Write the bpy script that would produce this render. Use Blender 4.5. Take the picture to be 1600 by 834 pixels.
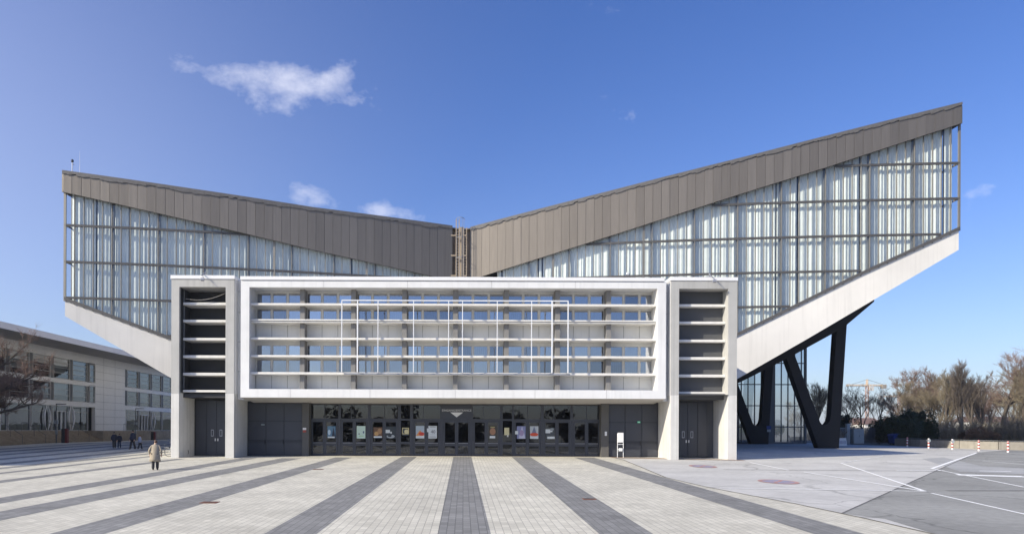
import bpy, math, random
from mathutils import Vector, Matrix, noise as mnoise
R = math.radians
for _o in list(bpy.data.objects): bpy.data.objects.remove(_o)
S = bpy.context.scene
COL = S.collection
random.seed(7)

# ------------------------------------------------------------------ camera, light, exposure
F = 1100.0; CX, CY = 724.0, 672.0; ROLL = 0.0036; EYE = 2.0
cam_d = bpy.data.cameras.new('camera'); cam = bpy.data.objects.new('camera', cam_d); COL.objects.link(cam)
cam_d.sensor_width = 36; cam_d.lens = F/1600*36
cam_d.shift_x = (800-CX)/1600; cam_d.shift_y = (CY-417)/1600
cam_d.clip_start = 0.2; cam_d.clip_end = 6000
cam.matrix_world = Matrix.Translation((0, 0, EYE)) @ Matrix.Rotation(R(90), 4, 'X') @ Matrix.Rotation(ROLL, 4, 'Z')
S.camera = cam

SUN_EL = R(29); SUN_AZ = math.atan2(-0.885, -0.465)      # azimuth clockwise from +Y, towards the sun
W = bpy.data.worlds.new('World'); S.world = W; W.use_nodes = True
nt = W.node_tree; nt.nodes.clear()
def N(t, **k):
    n = nt.nodes.new(t)
    for a, v in k.items(): setattr(n, a, v)
    return n
out = N('ShaderNodeOutputWorld'); bg = N('ShaderNodeBackground'); bg.inputs['Strength'].default_value = 0.105
sky = N('ShaderNodeTexSky', sky_type='NISHITA', sun_disc=False, sun_elevation=SUN_EL, sun_rotation=SUN_AZ,
        altitude=60, air_density=1.0, dust_density=1.6, ozone_density=2.2)
hsv = N('ShaderNodeHueSaturation'); hsv.inputs['Saturation'].default_value = 1.22; hsv.inputs['Hue'].default_value = 0.510
tc = N('ShaderNodeTexCoord'); sep = N('ShaderNodeSeparateXYZ'); nt.links.new(tc.outputs['Generated'], sep.inputs[0])
def M(op, a, b=None, c=None, clamp=False):
    n = N('ShaderNodeMath', operation=op); n.use_clamp = clamp
    for i, v in enumerate((a, b, c)):
        if v is None: continue
        if isinstance(v, (int, float)): n.inputs[i].default_value = v
        else: nt.links.new(v, n.inputs[i])
    return n.outputs[0]
yy = M('MAXIMUM', sep.outputs[1], 0.001)
u = M('DIVIDE', sep.outputs[0], yy); v = M('DIVIDE', sep.outputs[2], yy)
nz = N('ShaderNodeTexNoise'); nz.inputs['Scale'].default_value = 15; nz.inputs['Detail'].default_value = 10; nz.inputs['Roughness'].default_value = 0.64
mp = N('ShaderNodeMapping'); mp.inputs['Scale'].default_value = (1, 1, 1.7)
nt.links.new(tc.outputs['Generated'], mp.inputs[0]); nt.links.new(mp.outputs[0], nz.inputs['Vector'])
total = None
def blob(cu, cv, ru, rv, amp, tilt=0.0):
    global total
    du = M('SUBTRACT', u, cu); dv = M('SUBTRACT', M('SUBTRACT', v, cv), M('MULTIPLY', du, tilt))
    r = M('ADD', M('POWER', M('ABSOLUTE', M('DIVIDE', du, ru)), 2.0), M('POWER', M('ABSOLUTE', M('DIVIDE', dv, rv)), 2.0))
    e = M('MULTIPLY', M('EXPONENT', M('MULTIPLY', r, -1.0)), amp)
    total = e if total is None else M('MAXIMUM', total, e)
blob(-.275, .492, .115, .036, 1.0, -.10); blob(-.38, .510, .06, .016, .50, 0); blob(-.245, .475, .050, .044, .95, .35)
blob(-.188, .498, .040, .024, .8, .35); blob(-.29, .465, .02, .03, .5, .8)
blob(-.215, .328, .052, .019, .95, -.3); blob(-.112, .312, .052, .015, .92, -.12); blob(.725, .335, .035, .018, .55, .2)
blob(.69, .095, .07, .008, .42, 0); blob(-.05, .49, .02, .02, .32, 0); blob(-.34,.37,.02,.012,.36,0)
den = M('MULTIPLY', M('SUBTRACT', M('ADD', total, M('MULTIPLY', nz.outputs['Fac'], 2.3)), 1.50), .78, clamp=True)
den = M('MULTIPLY', den, M('GREATER_THAN', sep.outputs[1], 0.05))
den = M('MULTIPLY', den, 0.86)
# pale veil added to brighten the sky towards the sun side
du = M('DIVIDE', M('ADD', sep.outputs[0], .80), .55); dz = M('DIVIDE', M('SUBTRACT', sep.outputs[2], .22), .42)
veil = M('MULTIPLY', M('EXPONENT', M('MULTIPLY', M('ADD', M('MULTIPLY', du, du), M('MULTIPLY', dz, dz)), -1.0)), .26)
veil = M('MULTIPLY', veil, M('GREATER_THAN', sep.outputs[1], -.5))
low_ = M('MULTIPLY', M('EXPONENT', M('MULTIPLY', M('ABSOLUTE', sep.outputs[2]), -7.0)), .34)
den = M('MAXIMUM', den, M('MAXIMUM', veil, low_))
mixc = N('ShaderNodeMixRGB'); mixc.inputs[2].default_value = (7.7, 7.7, 8.5, 1)
gain = N('ShaderNodeMixRGB', blend_type='MULTIPLY'); gain.inputs[0].default_value = 1; gain.inputs[2].default_value = (0.87, 0.99, 1.27, 1)
nt.links.new(sky.outputs[0], hsv.inputs['Color']); nt.links.new(hsv.outputs[0], gain.inputs[1]); nt.links.new(gain.outputs[0], mixc.inputs[1]); nt.links.new(den, mixc.inputs[0])
nt.links.new(mixc.outputs[0], bg.inputs['Color']); nt.links.new(bg.outputs[0], out.inputs[0])

sun_d = bpy.data.lights.new('sun', 'SUN'); sun_d.energy = 4.5; sun_d.angle = R(0.53); sun_d.color = (1.0, 0.915, 0.745)
sun = bpy.data.objects.new('sun', sun_d); COL.objects.link(sun)
sdir = Vector((math.sin(SUN_AZ)*math.cos(SUN_EL), math.cos(SUN_AZ)*math.cos(SUN_EL), math.sin(SUN_EL)))
sun.rotation_euler = sdir.to_track_quat('Z', 'Y').to_euler()
S.view_settings.view_transform = 'Standard'; S.view_settings.look = 'None'
S.view_settings.exposure = 0.46; S.view_settings.gamma = 1
S.cycles.max_bounces = 8; S.cycles.transparent_max_bounces = 24

# ------------------------------------------------------------------ photo point -> place
H0, SL = 2.9, 18/1100.0                     # eye above the ground at the camera; rise of the plaza
def U(px, py): return px+ROLL*(py-CY), py-ROLL*(px-CX)
def at(px, py, Y):
    a, b = U(px, py); return Vector(((a-CX)*Y/F, Y, EYE+(CY-b)*Y/F))
def gz(Y): return min(EYE-H0+SL*Y, 0.4)
def gp(px, py, dz=0.0):
    a, b = U(px, py); k = b-654
    Y = H0*F/k if k > H0*F/79.4 else 1.6*F/max(b-CY, 1)
    return Vector(((a-CX)*Y/F, Y, gz(Y)+dz))

# ------------------------------------------------------------------ materials
def mat(name, col, rough=0.7, metal=0.0, var=0.10, scale=1.2, bump=0.0, bscale=30, spec=0.5, var2=0.0, scale2=0.15, streak=0.0, crack=0.0):
    m = bpy.data.materials.new(name); m.use_nodes = True
    t = m.node_tree; p = t.nodes['Principled BSDF']; L = t.links.new
    p.inputs['Roughness'].default_value = rough; p.inputs['Metallic'].default_value = metal
    p.inputs['Specular IOR Level'].default_value = spec
    g = t.nodes.new('ShaderNodeNewGeometry')
    n = t.nodes.new('ShaderNodeTexNoise'); n.inputs['Scale'].default_value = scale; n.inputs['Detail'].default_value = 6
    L(g.outputs['Position'], n.inputs['Vector'])
    mr = t.nodes.new('ShaderNodeMapRange'); mr.inputs['From Min'].default_value = .25; mr.inputs['From Max'].default_value = .75
    mr.inputs['To Min'].default_value = 1-var; mr.inputs['To Max'].default_value = 1+var; L(n.outputs['Fac'], mr.inputs['Value'])
    val = mr.outputs[0]
    if var2:
        n2 = t.nodes.new('ShaderNodeTexNoise'); n2.inputs['Scale'].default_value = scale2; n2.inputs['Detail'].default_value = 4
        L(g.outputs['Position'], n2.inputs['Vector'])
        m2 = t.nodes.new('ShaderNodeMapRange'); m2.inputs['From Min'].default_value = .3; m2.inputs['From Max'].default_value = .7
        m2.inputs['To Min'].default_value = 1-var2; m2.inputs['To Max'].default_value = 1+var2; L(n2.outputs['Fac'], m2.inputs['Value'])
        k = t.nodes.new('ShaderNodeMath'); k.operation = 'MULTIPLY'; L(val, k.inputs[0]); L(m2.outputs[0], k.inputs[1]); val = k.outputs[0]
    if streak:      # thin run-off stains down the wall
        mp = t.nodes.new('ShaderNodeMapping'); mp.inputs['Scale'].default_value = (3.5, 3.5, .12); L(g.outputs['Position'], mp.inputs[0])
        n3 = t.nodes.new('ShaderNodeTexNoise'); n3.inputs['Scale'].default_value = 1.0; n3.inputs['Detail'].default_value = 5; L(mp.outputs[0], n3.inputs['Vector'])
        m3 = t.nodes.new('ShaderNodeMapRange'); m3.inputs['From Min'].default_value = .5; m3.inputs['From Max'].default_value = .75
        m3.inputs['To Min'].default_value = 1; m3.inputs['To Max'].default_value = 1-streak; L(n3.outputs['Fac'], m3.inputs['Value'])
        k = t.nodes.new('ShaderNodeMath'); k.operation = 'MULTIPLY'; L(val, k.inputs[0]); L(m3.outputs[0], k.inputs[1]); val = k.outputs[0]
    if crack:       # long cracks and sealed seams
        nw = t.nodes.new('ShaderNodeTexNoise'); nw.inputs['Scale'].default_value = .5; nw.inputs['Detail'].default_value = 6; L(g.outputs['Position'], nw.inputs['Vector'])
        sc_ = t.nodes.new('ShaderNodeVectorMath'); sc_.operation = 'MULTIPLY_ADD'; sc_.inputs[1].default_value = (2.6, 2.6, 0); L(nw.outputs['Color'], sc_.inputs[0]); L(g.outputs['Position'], sc_.inputs[2])
        vo = t.nodes.new('ShaderNodeTexVoronoi'); vo.feature = 'DISTANCE_TO_EDGE'; vo.inputs['Scale'].default_value = .11; L(sc_.outputs[0], vo.inputs['Vector'])
        mc = t.nodes.new('ShaderNodeMapRange'); mc.inputs['From Min'].default_value = .0; mc.inputs['From Max'].default_value = .008; mc.inputs['To Min'].default_value = 1-crack; mc.inputs['To Max'].default_value = 1
        L(vo.outputs['Distance'], mc.inputs['Value']); k = t.nodes.new('ShaderNodeMath'); k.operation = 'MULTIPLY'; L(val, k.inputs[0]); L(mc.outputs[0], k.inputs[1]); val = k.outputs[0]
    h = t.nodes.new('ShaderNodeHueSaturation'); h.inputs['Color'].default_value = (*col, 1); L(val, h.inputs['Value'])
    L(h.outputs[0], p.inputs['Base Color'])
    if bump:
        nb = t.nodes.new('ShaderNodeTexNoise'); nb.inputs['Scale'].default_value = bscale; nb.inputs['Detail'].default_value = 4
        L(g.outputs['Position'], nb.inputs['Vector'])
        b = t.nodes.new('ShaderNodeBump'); b.inputs['Strength'].default_value = bump; b.inputs['Distance'].default_value = .02
        L(nb.outputs['Fac'], b.inputs['Height']); L(b.outputs[0], p.inputs['Normal'])
    m['h'] = 1
    return m
def flat(name, col, rough=.6, emit=0.0):
    m = bpy.data.materials.new(name); m.use_nodes = True; p = m.node_tree.nodes['Principled BSDF']
    p.inputs['Base Color'].default_value = (*col, 1); p.inputs['Roughness'].default_value = rough
    if emit: p.inputs['Emission Color'].default_value = (*col, 1); p.inputs['Emission Strength'].default_value = emit
    return m
def paving(name, c1, c2, mortar, bw=.42, bh=.21):
    m = bpy.data.materials.new(name); m.use_nodes = True; t = m.node_tree; L = t.links.new; p = t.nodes['Principled BSDF']
    p.inputs['Roughness'].default_value = .85
    g = t.nodes.new('ShaderNodeNewGeometry'); s = t.nodes.new('ShaderNodeSeparateXYZ'); c = t.nodes.new('ShaderNodeCombineXYZ')
    L(g.outputs['Position'], s.inputs[0]); L(s.outputs[1], c.inputs[0]); L(s.outputs[0], c.inputs[1])
    b = t.nodes.new('ShaderNodeTexBrick'); b.inputs['Scale'].default_value = 1; b.inputs['Brick Width'].default_value = bw
    b.inputs['Row Height'].default_value = bh; b.inputs['Mortar Size'].default_value = .011; b.inputs['Mortar Smooth'].default_value = .3
    b.inputs['Bias'].default_value = 0.0
    b.inputs['Color1'].default_value = (*c1, 1); b.inputs['Color2'].default_value = (*c2, 1); b.inputs['Mortar'].default_value = (*mortar, 1)
    L(c.outputs[0], b.inputs['Vector'])
    n = t.nodes.new('ShaderNodeTexNoise'); n.inputs['Scale'].default_value = .45; n.inputs['Detail'].default_value = 10; n.inputs['Roughness'].default_value = .62; L(g.outputs['Position'], n.inputs['Vector'])
    mr = t.nodes.new('ShaderNodeMapRange'); mr.inputs['From Min'].default_value = .3; mr.inputs['From Max'].default_value = .7
    mr.inputs['To Min'].default_value = .80; mr.inputs['To Max'].default_value = 1.12; L(n.outputs['Fac'], mr.inputs['Value'])
    # gum spots and small dirt
    vo = t.nodes.new('ShaderNodeTexVoronoi'); vo.inputs['Scale'].default_value = 1.3; L(g.outputs['Position'], vo.inputs['Vector'])
    m2 = t.nodes.new('ShaderNodeMapRange'); m2.inputs['From Min'].default_value = .03; m2.inputs['From Max'].default_value = .055
    m2.inputs['To Min'].default_value = .62; m2.inputs['To Max'].default_value = 1.0; L(vo.outputs['Distance'], m2.inputs['Value'])
    k = t.nodes.new('ShaderNodeMath'); k.operation = 'MULTIPLY'; L(mr.outputs[0], k.inputs[0]); L(m2.outputs[0], k.inputs[1])
    h = t.nodes.new('ShaderNodeHueSaturation'); L(b.outputs['Color'], h.inputs['Color']); L(k.outputs[0], h.inputs['Value'])
    L(h.outputs[0], p.inputs['Base Color'])
    bp = t.nodes.new('ShaderNodeBump'); bp.inputs['Strength'].default_value = .5; bp.inputs['Distance'].default_value = .01; bp.invert = True
    L(b.outputs['Fac'], bp.inputs['Height']); L(bp.outputs[0], p.inputs['Normal'])
    return m
def cladding_mat():
    m = bpy.data.materials.new('bronze_cladding'); m.use_nodes = True; t = m.node_tree; L = t.links.new; p = t.nodes['Principled BSDF']
    p.inputs['Metallic'].default_value = .65; p.inputs['Roughness'].default_value = .52
    a = t.nodes.new('ShaderNodeAttribute'); a.attribute_name = 'panel'
    mr = t.nodes.new('ShaderNodeMapRange'); mr.inputs['To Min'].default_value = .90; mr.inputs['To Max'].default_value = 1.09; L(a.outputs['Fac'], mr.inputs['Value'])
    g = t.nodes.new('ShaderNodeNewGeometry'); mp = t.nodes.new('ShaderNodeMapping'); mp.inputs['Scale'].default_value = (6, 6, .35)
    L(g.outputs['Position'], mp.inputs[0]); n = t.nodes.new('ShaderNodeTexNoise'); n.inputs['Scale'].default_value = 1.2; n.inputs['Detail'].default_value = 5
    L(mp.outputs[0], n.inputs['Vector']); m3 = t.nodes.new('ShaderNodeMapRange'); m3.inputs['To Min'].default_value = .85; m3.inputs['To Max'].default_value = 1.15
    L(n.outputs['Fac'], m3.inputs['Value']); k = t.nodes.new('ShaderNodeMath'); k.operation = 'MULTIPLY'; L(mr.outputs[0], k.inputs[0]); L(m3.outputs[0], k.inputs[1])
    h = t.nodes.new('ShaderNodeHueSaturation'); h.inputs['Color'].default_value = (.215, .19, .162, 1); L(k.outputs[0], h.inputs['Value'])
    L(h.outputs[0], p.inputs['Base Color'])
    # fine vertical ribs of the sheet metal
    mp2 = t.nodes.new('ShaderNodeMapping'); mp2.inputs['Scale'].default_value = (1, .25, 0); L(g.outputs['Position'], mp2.inputs[0])
    w = t.nodes.new('ShaderNodeTexWave'); w.inputs['Scale'].default_value = 3.2; L(mp2.outputs[0], w.inputs['Vector'])
    b = t.nodes.new('ShaderNodeBump'); b.inputs['Strength'].default_value = .25; b.inputs['Distance'].default_value = .02
    L(w.outputs['Fac'], b.inputs['Height']); L(b.outputs[0], p.inputs['Normal'])
    return m
def glass_mat(name, tint, refl=.12, rough=.01, vary=0.0):          # clear sheet glass: see-through with a reflection
    m = bpy.data.materials.new(name); m.use_nodes = True; t = m.node_tree; t.nodes.clear(); L = t.links.new
    o = t.nodes.new('ShaderNodeOutputMaterial'); mx = t.nodes.new('ShaderNodeMixShader')
    tr = t.nodes.new('ShaderNodeBsdfTransparent'); tr.inputs[0].default_value = (*tint, 1)
    gl = t.nodes.new('ShaderNodeBsdfGlossy'); gl.inputs['Roughness'].default_value = rough; gl.inputs['Color'].default_value = (.95, .97, 1, 1)
    fr = t.nodes.new('ShaderNodeFresnel'); gb = t.nodes.new('ShaderNodeNewGeometry')
    io = t.nodes.new('ShaderNodeMath'); io.operation = 'MULTIPLY_ADD'; io.inputs[1].default_value = 1/1.5-1.5; io.inputs[2].default_value = 1.5
    L(gb.outputs['Backfacing'], io.inputs[0]); L(io.outputs[0], fr.inputs['IOR'])
    ad = t.nodes.new('ShaderNodeMath'); ad.operation = 'ADD'; ad.use_clamp = True; ad.inputs[1].default_value = refl; L(fr.outputs[0], ad.inputs[0])
    if vary:
        oi = t.nodes.new('ShaderNodeObjectInfo'); va = t.nodes.new('ShaderNodeMath'); va.operation = 'MULTIPLY_ADD'; va.inputs[1].default_value = vary; va.inputs[2].default_value = refl-vary/3
        L(oi.outputs['Random'], va.inputs[0]); L(va.outputs[0], ad.inputs[1])
    g = t.nodes.new('ShaderNodeNewGeometry'); n = t.nodes.new('ShaderNodeTexNoise'); n.inputs['Scale'].default_value = .5; L(g.outputs['Position'], n.inputs['Vector'])
    b = t.nodes.new('ShaderNodeBump'); b.inputs['Strength'].default_value = .06; b.inputs['Distance'].default_value = .1; L(n.outputs['Fac'], b.inputs['Height'])
    L(b.outputs[0], gl.inputs['Normal']); L(ad.outputs[0], mx.inputs[0]); L(tr.outputs[0], mx.inputs[1]); L(gl.outputs[0], mx.inputs[2]); L(mx.outputs[0], o.inputs[0])
    return m
def blind_mat():         # vertical slat blinds behind office glass, drawn to a different degree in each window
    m = bpy.data.materials.new('vertical_blinds'); m.use_nodes = True; t = m.node_tree; L = t.links.new; p = t.nodes['Principled BSDF']
    g = t.nodes.new('ShaderNodeNewGeometry'); w = t.nodes.new('ShaderNodeTexWave'); w.inputs['Scale'].default_value = 2.1
    L(g.outputs['Position'], w.inputs['Vector']); r = t.nodes.new('ShaderNodeValToRGB')
    r.color_ramp.elements[0].color = (.10, .12, .15, 1); r.color_ramp.elements[1].color = (.30, .34, .40, 1); r.color_ramp.elements[0].position = .2; r.color_ramp.elements[1].position = .55
    L(w.outputs['Fac'], r.inputs[0]); L(r.outputs[0], p.inputs['Base Color']); p.inputs['Roughness'].default_value = .8
    return m

MT = dict(
 plaza=paving('light_paving', (.54,.515,.43), (.64,.61,.515), (.36,.34,.29)),
 stripe=paving('dark_paving', (.20,.198,.19), (.265,.262,.252), (.13,.13,.125)),
 ground=mat('far_ground', (.11,.105,.085), .95, var=.3, scale=.3),
 asphalt_l=mat('worn_light_asphalt', (.50,.49,.465), .9, var=.10, scale=3, var2=.13, scale2=.25, crack=.35, bump=.3, bscale=60),
 asphalt_d=mat('asphalt', (.27,.268,.25), .9, var=.14, scale=4, var2=.17, scale2=.2, crack=.4, bump=.3, bscale=60),
 asphalt_m=mat('patched_asphalt', (.36,.36,.355), .9, var=.12, scale=4, var2=.12, scale2=.3),
 line=mat('worn_road_paint', (.88,.88,.86), .7, var=.14, scale=5),
 white=mat('white_render', (.70,.70,.70), .6, var=.03, var2=.05, scale2=.3, streak=.09),
 white2=mat('off_white_panel', (.66,.66,.645), .6, var=.03, streak=.06),
 ledge=mat('pale_concrete_ledge', (.72,.70,.66), .75, var=.05, scale=3, var2=.05, scale2=.5, streak=.08),
 capw=mat('white_metal_capping', (.76,.76,.76), .4, var=.02),
 greyw=mat('grey_render', (.43,.425,.41), .75, var=.04, scale=2, var2=.07, scale2=.3, streak=.16),
 basew=mat('pale_render', (.60,.59,.565), .75, var=.04, scale=2, var2=.07, scale2=.4, streak=.18),
 beam=mat('painted_concrete_beam', (.68,.66,.625), .8, var=.03, scale=.8, var2=.06, scale2=.25, streak=.11),
 soffit=mat('soffit_render', (.52,.50,.47), .8, var=.04),
 column=mat('grey_concrete', (.20,.195,.19), .8, var=.08),
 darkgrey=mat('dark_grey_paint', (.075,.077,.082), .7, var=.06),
 black=mat('charcoal_and_recess_shade', (.035,.036,.04), .7, var=.1),  # charcoal parts; also puts shade into the left tower recess
 gate=mat('anthracite_metal', (.030,.033,.042), .45, var=.08, scale=2),
 gatef=mat('anthracite_frame', (.045,.048,.060), .4, var=.06),
 brownpier=mat('taupe_pier_paint', (.10,.096,.09), .7, var=.05),
 vcol=mat('anthracite_concrete', (.014,.013,.014), .8, var=.06, var2=.05),
 trans=mat('dark_transom', (.085,.082,.08), .5, metal=.2, var=.06),
 mull=mat('bronze_mullion', (.20,.192,.175), .5, metal=.2, var=.06),
 sill=mat('dark_sill_metal', (.11,.105,.10), .55, metal=.3, var=.06),
 steel=mat('dark_steel_post', (.12,.125,.13), .6, var=.06),
 curtain=mat('heavy_white_curtain', (.68,.715,.675), .9, var=.06, scale=1.5),
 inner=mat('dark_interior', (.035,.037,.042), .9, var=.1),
 clad=cladding_mat(), cope=mat('roof_edge_sheet', (.15,.14,.13), .5, metal=.3, var=.2, scale=6),
 hglass=glass_mat('facade_glass', (.95,.97,.98), .035), wglass=glass_mat('office_window_glass', (.40,.48,.62), .25, vary=.24),
 dglass=glass_mat('entrance_glass', (.42,.43,.44), .035), sglass=glass_mat('shop_glass', (.40,.44,.46), .07),
 blinds=blind_mat(), frame=mat('window_frame_grey', (.50,.49,.47), .5, var=.03),
 tube=mat('white_tube', (.72,.73,.75), .4, var=.03), rail=mat('galvanised_rail', (.32,.33,.36), .45, metal=.4, var=.08),
 tan=mat('tan_painted_steel', (.36,.29,.21), .6, var=.1), roofm=mat('roof_membrane', (.2,.2,.2), .9),
 lamp=flat('warm_lamp_tube', (.85,.72,.42), .5, .35), alu=mat('silver_sheet', (.66,.65,.64), .45, metal=.2, var=.04),
 fac=mat('pale_facade_panel', (.82,.81,.79), .55, var=.04, scale=.6, streak=.05),
 stone=mat('sandstone_steps', (.33,.27,.20), .85, var=.22, scale=1.6, bump=.3, bscale=8),
 bark=mat('bark', (.09,.072,.056), .9, var=.25, scale=3), twig=mat('reddish_twigs', (.20,.135,.105), .9, var=.3, scale=.8),
 twig2=mat('olive_twigs', (.20,.165,.11), .9, var=.3, scale=.8), twig3=mat('grey_twigs', (.14,.115,.095), .9, var=.3, scale=.8),
 ever=mat('evergreen_leaves', (.028,.045,.018), .8, var=.5, scale=2), brown=mat('dead_leaves', (.19,.105,.05), .9, var=.4, scale=2),
 skin=mat('skin', (.55,.36,.27), .6, var=.03), hair=mat('brown_hair', (.12,.07,.045), .7, var=.2, scale=20), hairk=mat('dark_hair', (.02,.016,.013), .7),
 coat=mat('beige_wool_coat', (.34,.29,.22), .9, var=.10, scale=6), trous=mat('dark_trousers', (.035,.035,.04), .9),
 navy=mat('dark_navy_jacket', (.022,.025,.045), .8), jean=mat('blue_jeans', (.06,.08,.13), .85), lcoat=mat('light_blue_jacket', (.30,.33,.42), .8), shoe=mat('black_leather', (.02,.018,.018), .4),
 red=mat('signal_red', (.40,.07,.05), .5), rwhite=mat('reflective_white', (.75,.75,.75), .5), rubber=mat('black_rubber', (.02,.02,.02), .8),
 blue=mat('blue_plastic', (.02,.05,.22), .5), bikef=mat('silver_bicycle_paint', (.62,.62,.60), .35), rust=mat('rusty_iron', (.20,.075,.04), .8, var=.3, scale=12),
 crane=mat('crane_paint', (.55,.33,.24), .6), cranew=mat('crane_yellow', (.70,.48,.27), .6), fence=mat('slate_fence_metal', (.07,.085,.11), .6),
 cab=mat('pale_grey_cabinet', (.38,.41,.42), .6, var=.05), conc=mat('board_marked_concrete', (.30,.275,.235), .85, var=.12, scale=2, streak=.2),
 paper=mat('white_paper', (.75,.78,.76), .5, var=.02), house=mat('far_wall_white', (.62,.60,.56), .8), roof_t=mat('far_roof', (.16,.10,.08), .8), wdark=mat('far_window', (.05,.06,.08), .3),
 signr=mat('faded_sign_red', (.42,.24,.22), .85, var=.15, scale=4), signb=mat('faded_sign_blue', (.27,.29,.40), .85, var=.15, scale=4),
 hill=mat('hill_scrub', (.09,.095,.06), .95, var=.3, scale=.02), cable=flat('pale_cable', (.32,.30,.28)))

# ------------------------------------------------------------------ mesh builder
class MB:
    def __init__(s): s.v = []; s.f = []; s.a = []
    def quad(s, a, b, c, d, val=0.0): n = len(s.v); s.v += [tuple(a), tuple(b), tuple(c), tuple(d)]; s.f.append((n, n+1, n+2, n+3)); s.a.append(val); return s
    def poly(s, pts, val=0.0): n = len(s.v); s.v += [tuple(p) for p in pts]; s.f.append(tuple(range(n, n+len(pts)))); s.a.append(val); return s
    def hexa(s, p, val=0.0):       # p: 8 points, bottom 4 then top 4
        n = len(s.v); s.v += [tuple(q) for q in p]
        for f in ((3,2,1,0), (4,5,6,7), (0,1,5,4), (1,2,6,5), (2,3,7,6), (3,0,4,7)): s.f.append(tuple(n+i for i in f)); s.a.append(val)
        return s
    def box(s, x0, x1, y0, y1, z0, z1, val=0.0):
        return s.hexa([(x0,y0,z0),(x1,y0,z0),(x1,y1,z0),(x0,y1,z0),(x0,y0,z1),(x1,y0,z1),(x1,y1,z1),(x0,y1,z1)], val)
    def bar(s, a, b, w, d=None, up=(0,0,1), val=0.0):   # square bar between two points
        a = Vector(a); b = Vector(b); d = w if d is None else d
        t = (b-a).normalized(); up = Vector(up)
        if abs(t.dot(up)) > .95: up = Vector((0,1,0))
        x = t.cross(up).normalized()*w/2; y = x.cross(t).normalized()*d/2
        return s.hexa([a-x-y, a+x-y, a+x+y, a-x+y, b-x-y, b+x-y, b+x+y, b-x+y], val)
    def tube(s, pts, rad, n=8, cap=True):
        pts = [Vector(p) for p in pts]; rad = rad if isinstance(rad, (list, tuple)) else [rad]*len(pts)
        base = len(s.v); prev = None
        for i, p in enumerate(pts):
            t = (pts[min(i+1, len(pts)-1)]-pts[max(i-1, 0)]).normalized()
            if prev is None:
                up = Vector((0,0,1)) if abs(t.z) < .9 else Vector((1,0,0)); x = t.cross(up).normalized()
            else: x = (prev-t*prev.dot(t)).normalized()
            prev = x; y = t.cross(x)
            for k in range(n):
                a = 2*math.pi*k/n; s.v.append(tuple(p+(x*math.cos(a)+y*math.sin(a))*rad[i]))
        for i in range(len(pts)-1):
            for k in range(n):
                k2 = (k+1) % n; s.f.append((base+i*n+k, base+i*n+k2, base+(i+1)*n+k2, base+(i+1)*n+k)); s.a.append(0)
        if cap: s.f.append(tuple(base+k for k in range(n))[::-1]); s.a.append(0); s.f.append(tuple(base+(len(pts)-1)*n+k for k in range(n))); s.a.append(0)
        return s
    def prism(s, pts, y0, y1, val=0.0):   # polygon in x,z, extruded in y
        n = len(s.v); m = len(pts); s.v += [(x, y0, z) for x, z in pts]+[(x, y1, z) for x, z in pts]
        s.f.append(tuple(n+i for i in range(m))); s.f.append(tuple(n+m+i for i in range(m))[::-1]); s.a += [val, val]
        for i in range(m): j = (i+1) % m; s.f.append((n+i, n+m+i, n+m+j, n+j)); s.a.append(val)
        return s
    def slab(s, pts, z0, z1):             # polygon in x,y, extruded in z
        n = len(s.v); m = len(pts); s.v += [(x, y, z0) for x, y in pts]+[(x, y, z1) for x, y in pts]
        s.f.append(tuple(n+i for i in range(m))[::-1]); s.f.append(tuple(n+m+i for i in range(m))); s.a += [0, 0]
        for i in range(m): j = (i+1) % m; s.f.append((n+i, n+j, n+m+j, n+m+i)); s.a.append(0)
        return s
    def lathe(s, prof, n=16, c=(0,0,0), axis='z'):
        base = len(s.v)
        for r, h in prof:
            for k in range(n):
                a = 2*math.pi*k/n; q = (r*math.cos(a), r*math.sin(a), h)
                if axis == 'y': q = (q[0], h, q[1])
                s.v.append((q[0]+c[0], q[1]+c[1], q[2]+c[2]))
        for i in range(len(prof)-1):
            for k in range(n): k2 = (k+1) % n; s.f.append((base+i*n+k, base+i*n+k2, base+(i+1)*n+k2, base+(i+1)*n+k)); s.a.append(0)
        s.f.append(tuple(base+k for k in range(n))[::-1]); s.f.append(tuple(base+(len(prof)-1)*n+k for k in range(n))); s.a += [0, 0]
        return s
    def mesh(s, name, m, smooth=False, bevel=0):
        me = bpy.data.meshes.new(name); me.from_pydata(s.v, [], s.f); me.materials.append(m)
        if any(s.a):
            at_ = me.attributes.new('panel', 'FLOAT', 'FACE'); at_.data.foreach_set('value', s.a)
        if smooth: me.polygons.foreach_set('use_smooth', [True]*len(me.polygons))
        me.update(); return me
    def build(s, name, m, parent=None, smooth=False, bevel=0.0):
        o = bpy.data.objects.new(name, s.mesh(name, m, smooth)); COL.objects.link(o)
        if parent: o.parent = parent
        if bevel:
            b = o.modifiers.new('edge', 'BEVEL'); b.width = bevel; b.segments = 2; b.limit_method = 'ANGLE'
        return o
def tag(o, label=None, cat=None, group=None, kind=None):
    if label: o['label'] = label
    if cat: o['category'] = cat
    if group: o['group'] = group
    if kind: o['kind'] = kind
    return o
def empty(name, loc, rz=0.0, label=None, cat=None, group=None):
    o = bpy.data.objects.new(name, None); COL.objects.link(o); o.location = loc; o.rotation_euler = (0, 0, rz); o.empty_display_size = .3
    return tag(o, label, cat, group)
def inst(name, me, parent=None, loc=(0,0,0), rz=0.0, sc=1.0):
    o = bpy.data.objects.new(name, me); COL.objects.link(o); o.parent = parent; o.location = loc; o.rotation_euler = (0,0,rz)
    o.scale = (sc, sc, sc) if isinstance(sc, (int, float)) else sc
    return o
def copy_tree(o, parent=None):
    c = o.copy(); COL.objects.link(c); c.parent = parent
    for ch in list(o.children): copy_tree(ch, c)
    return c
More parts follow.
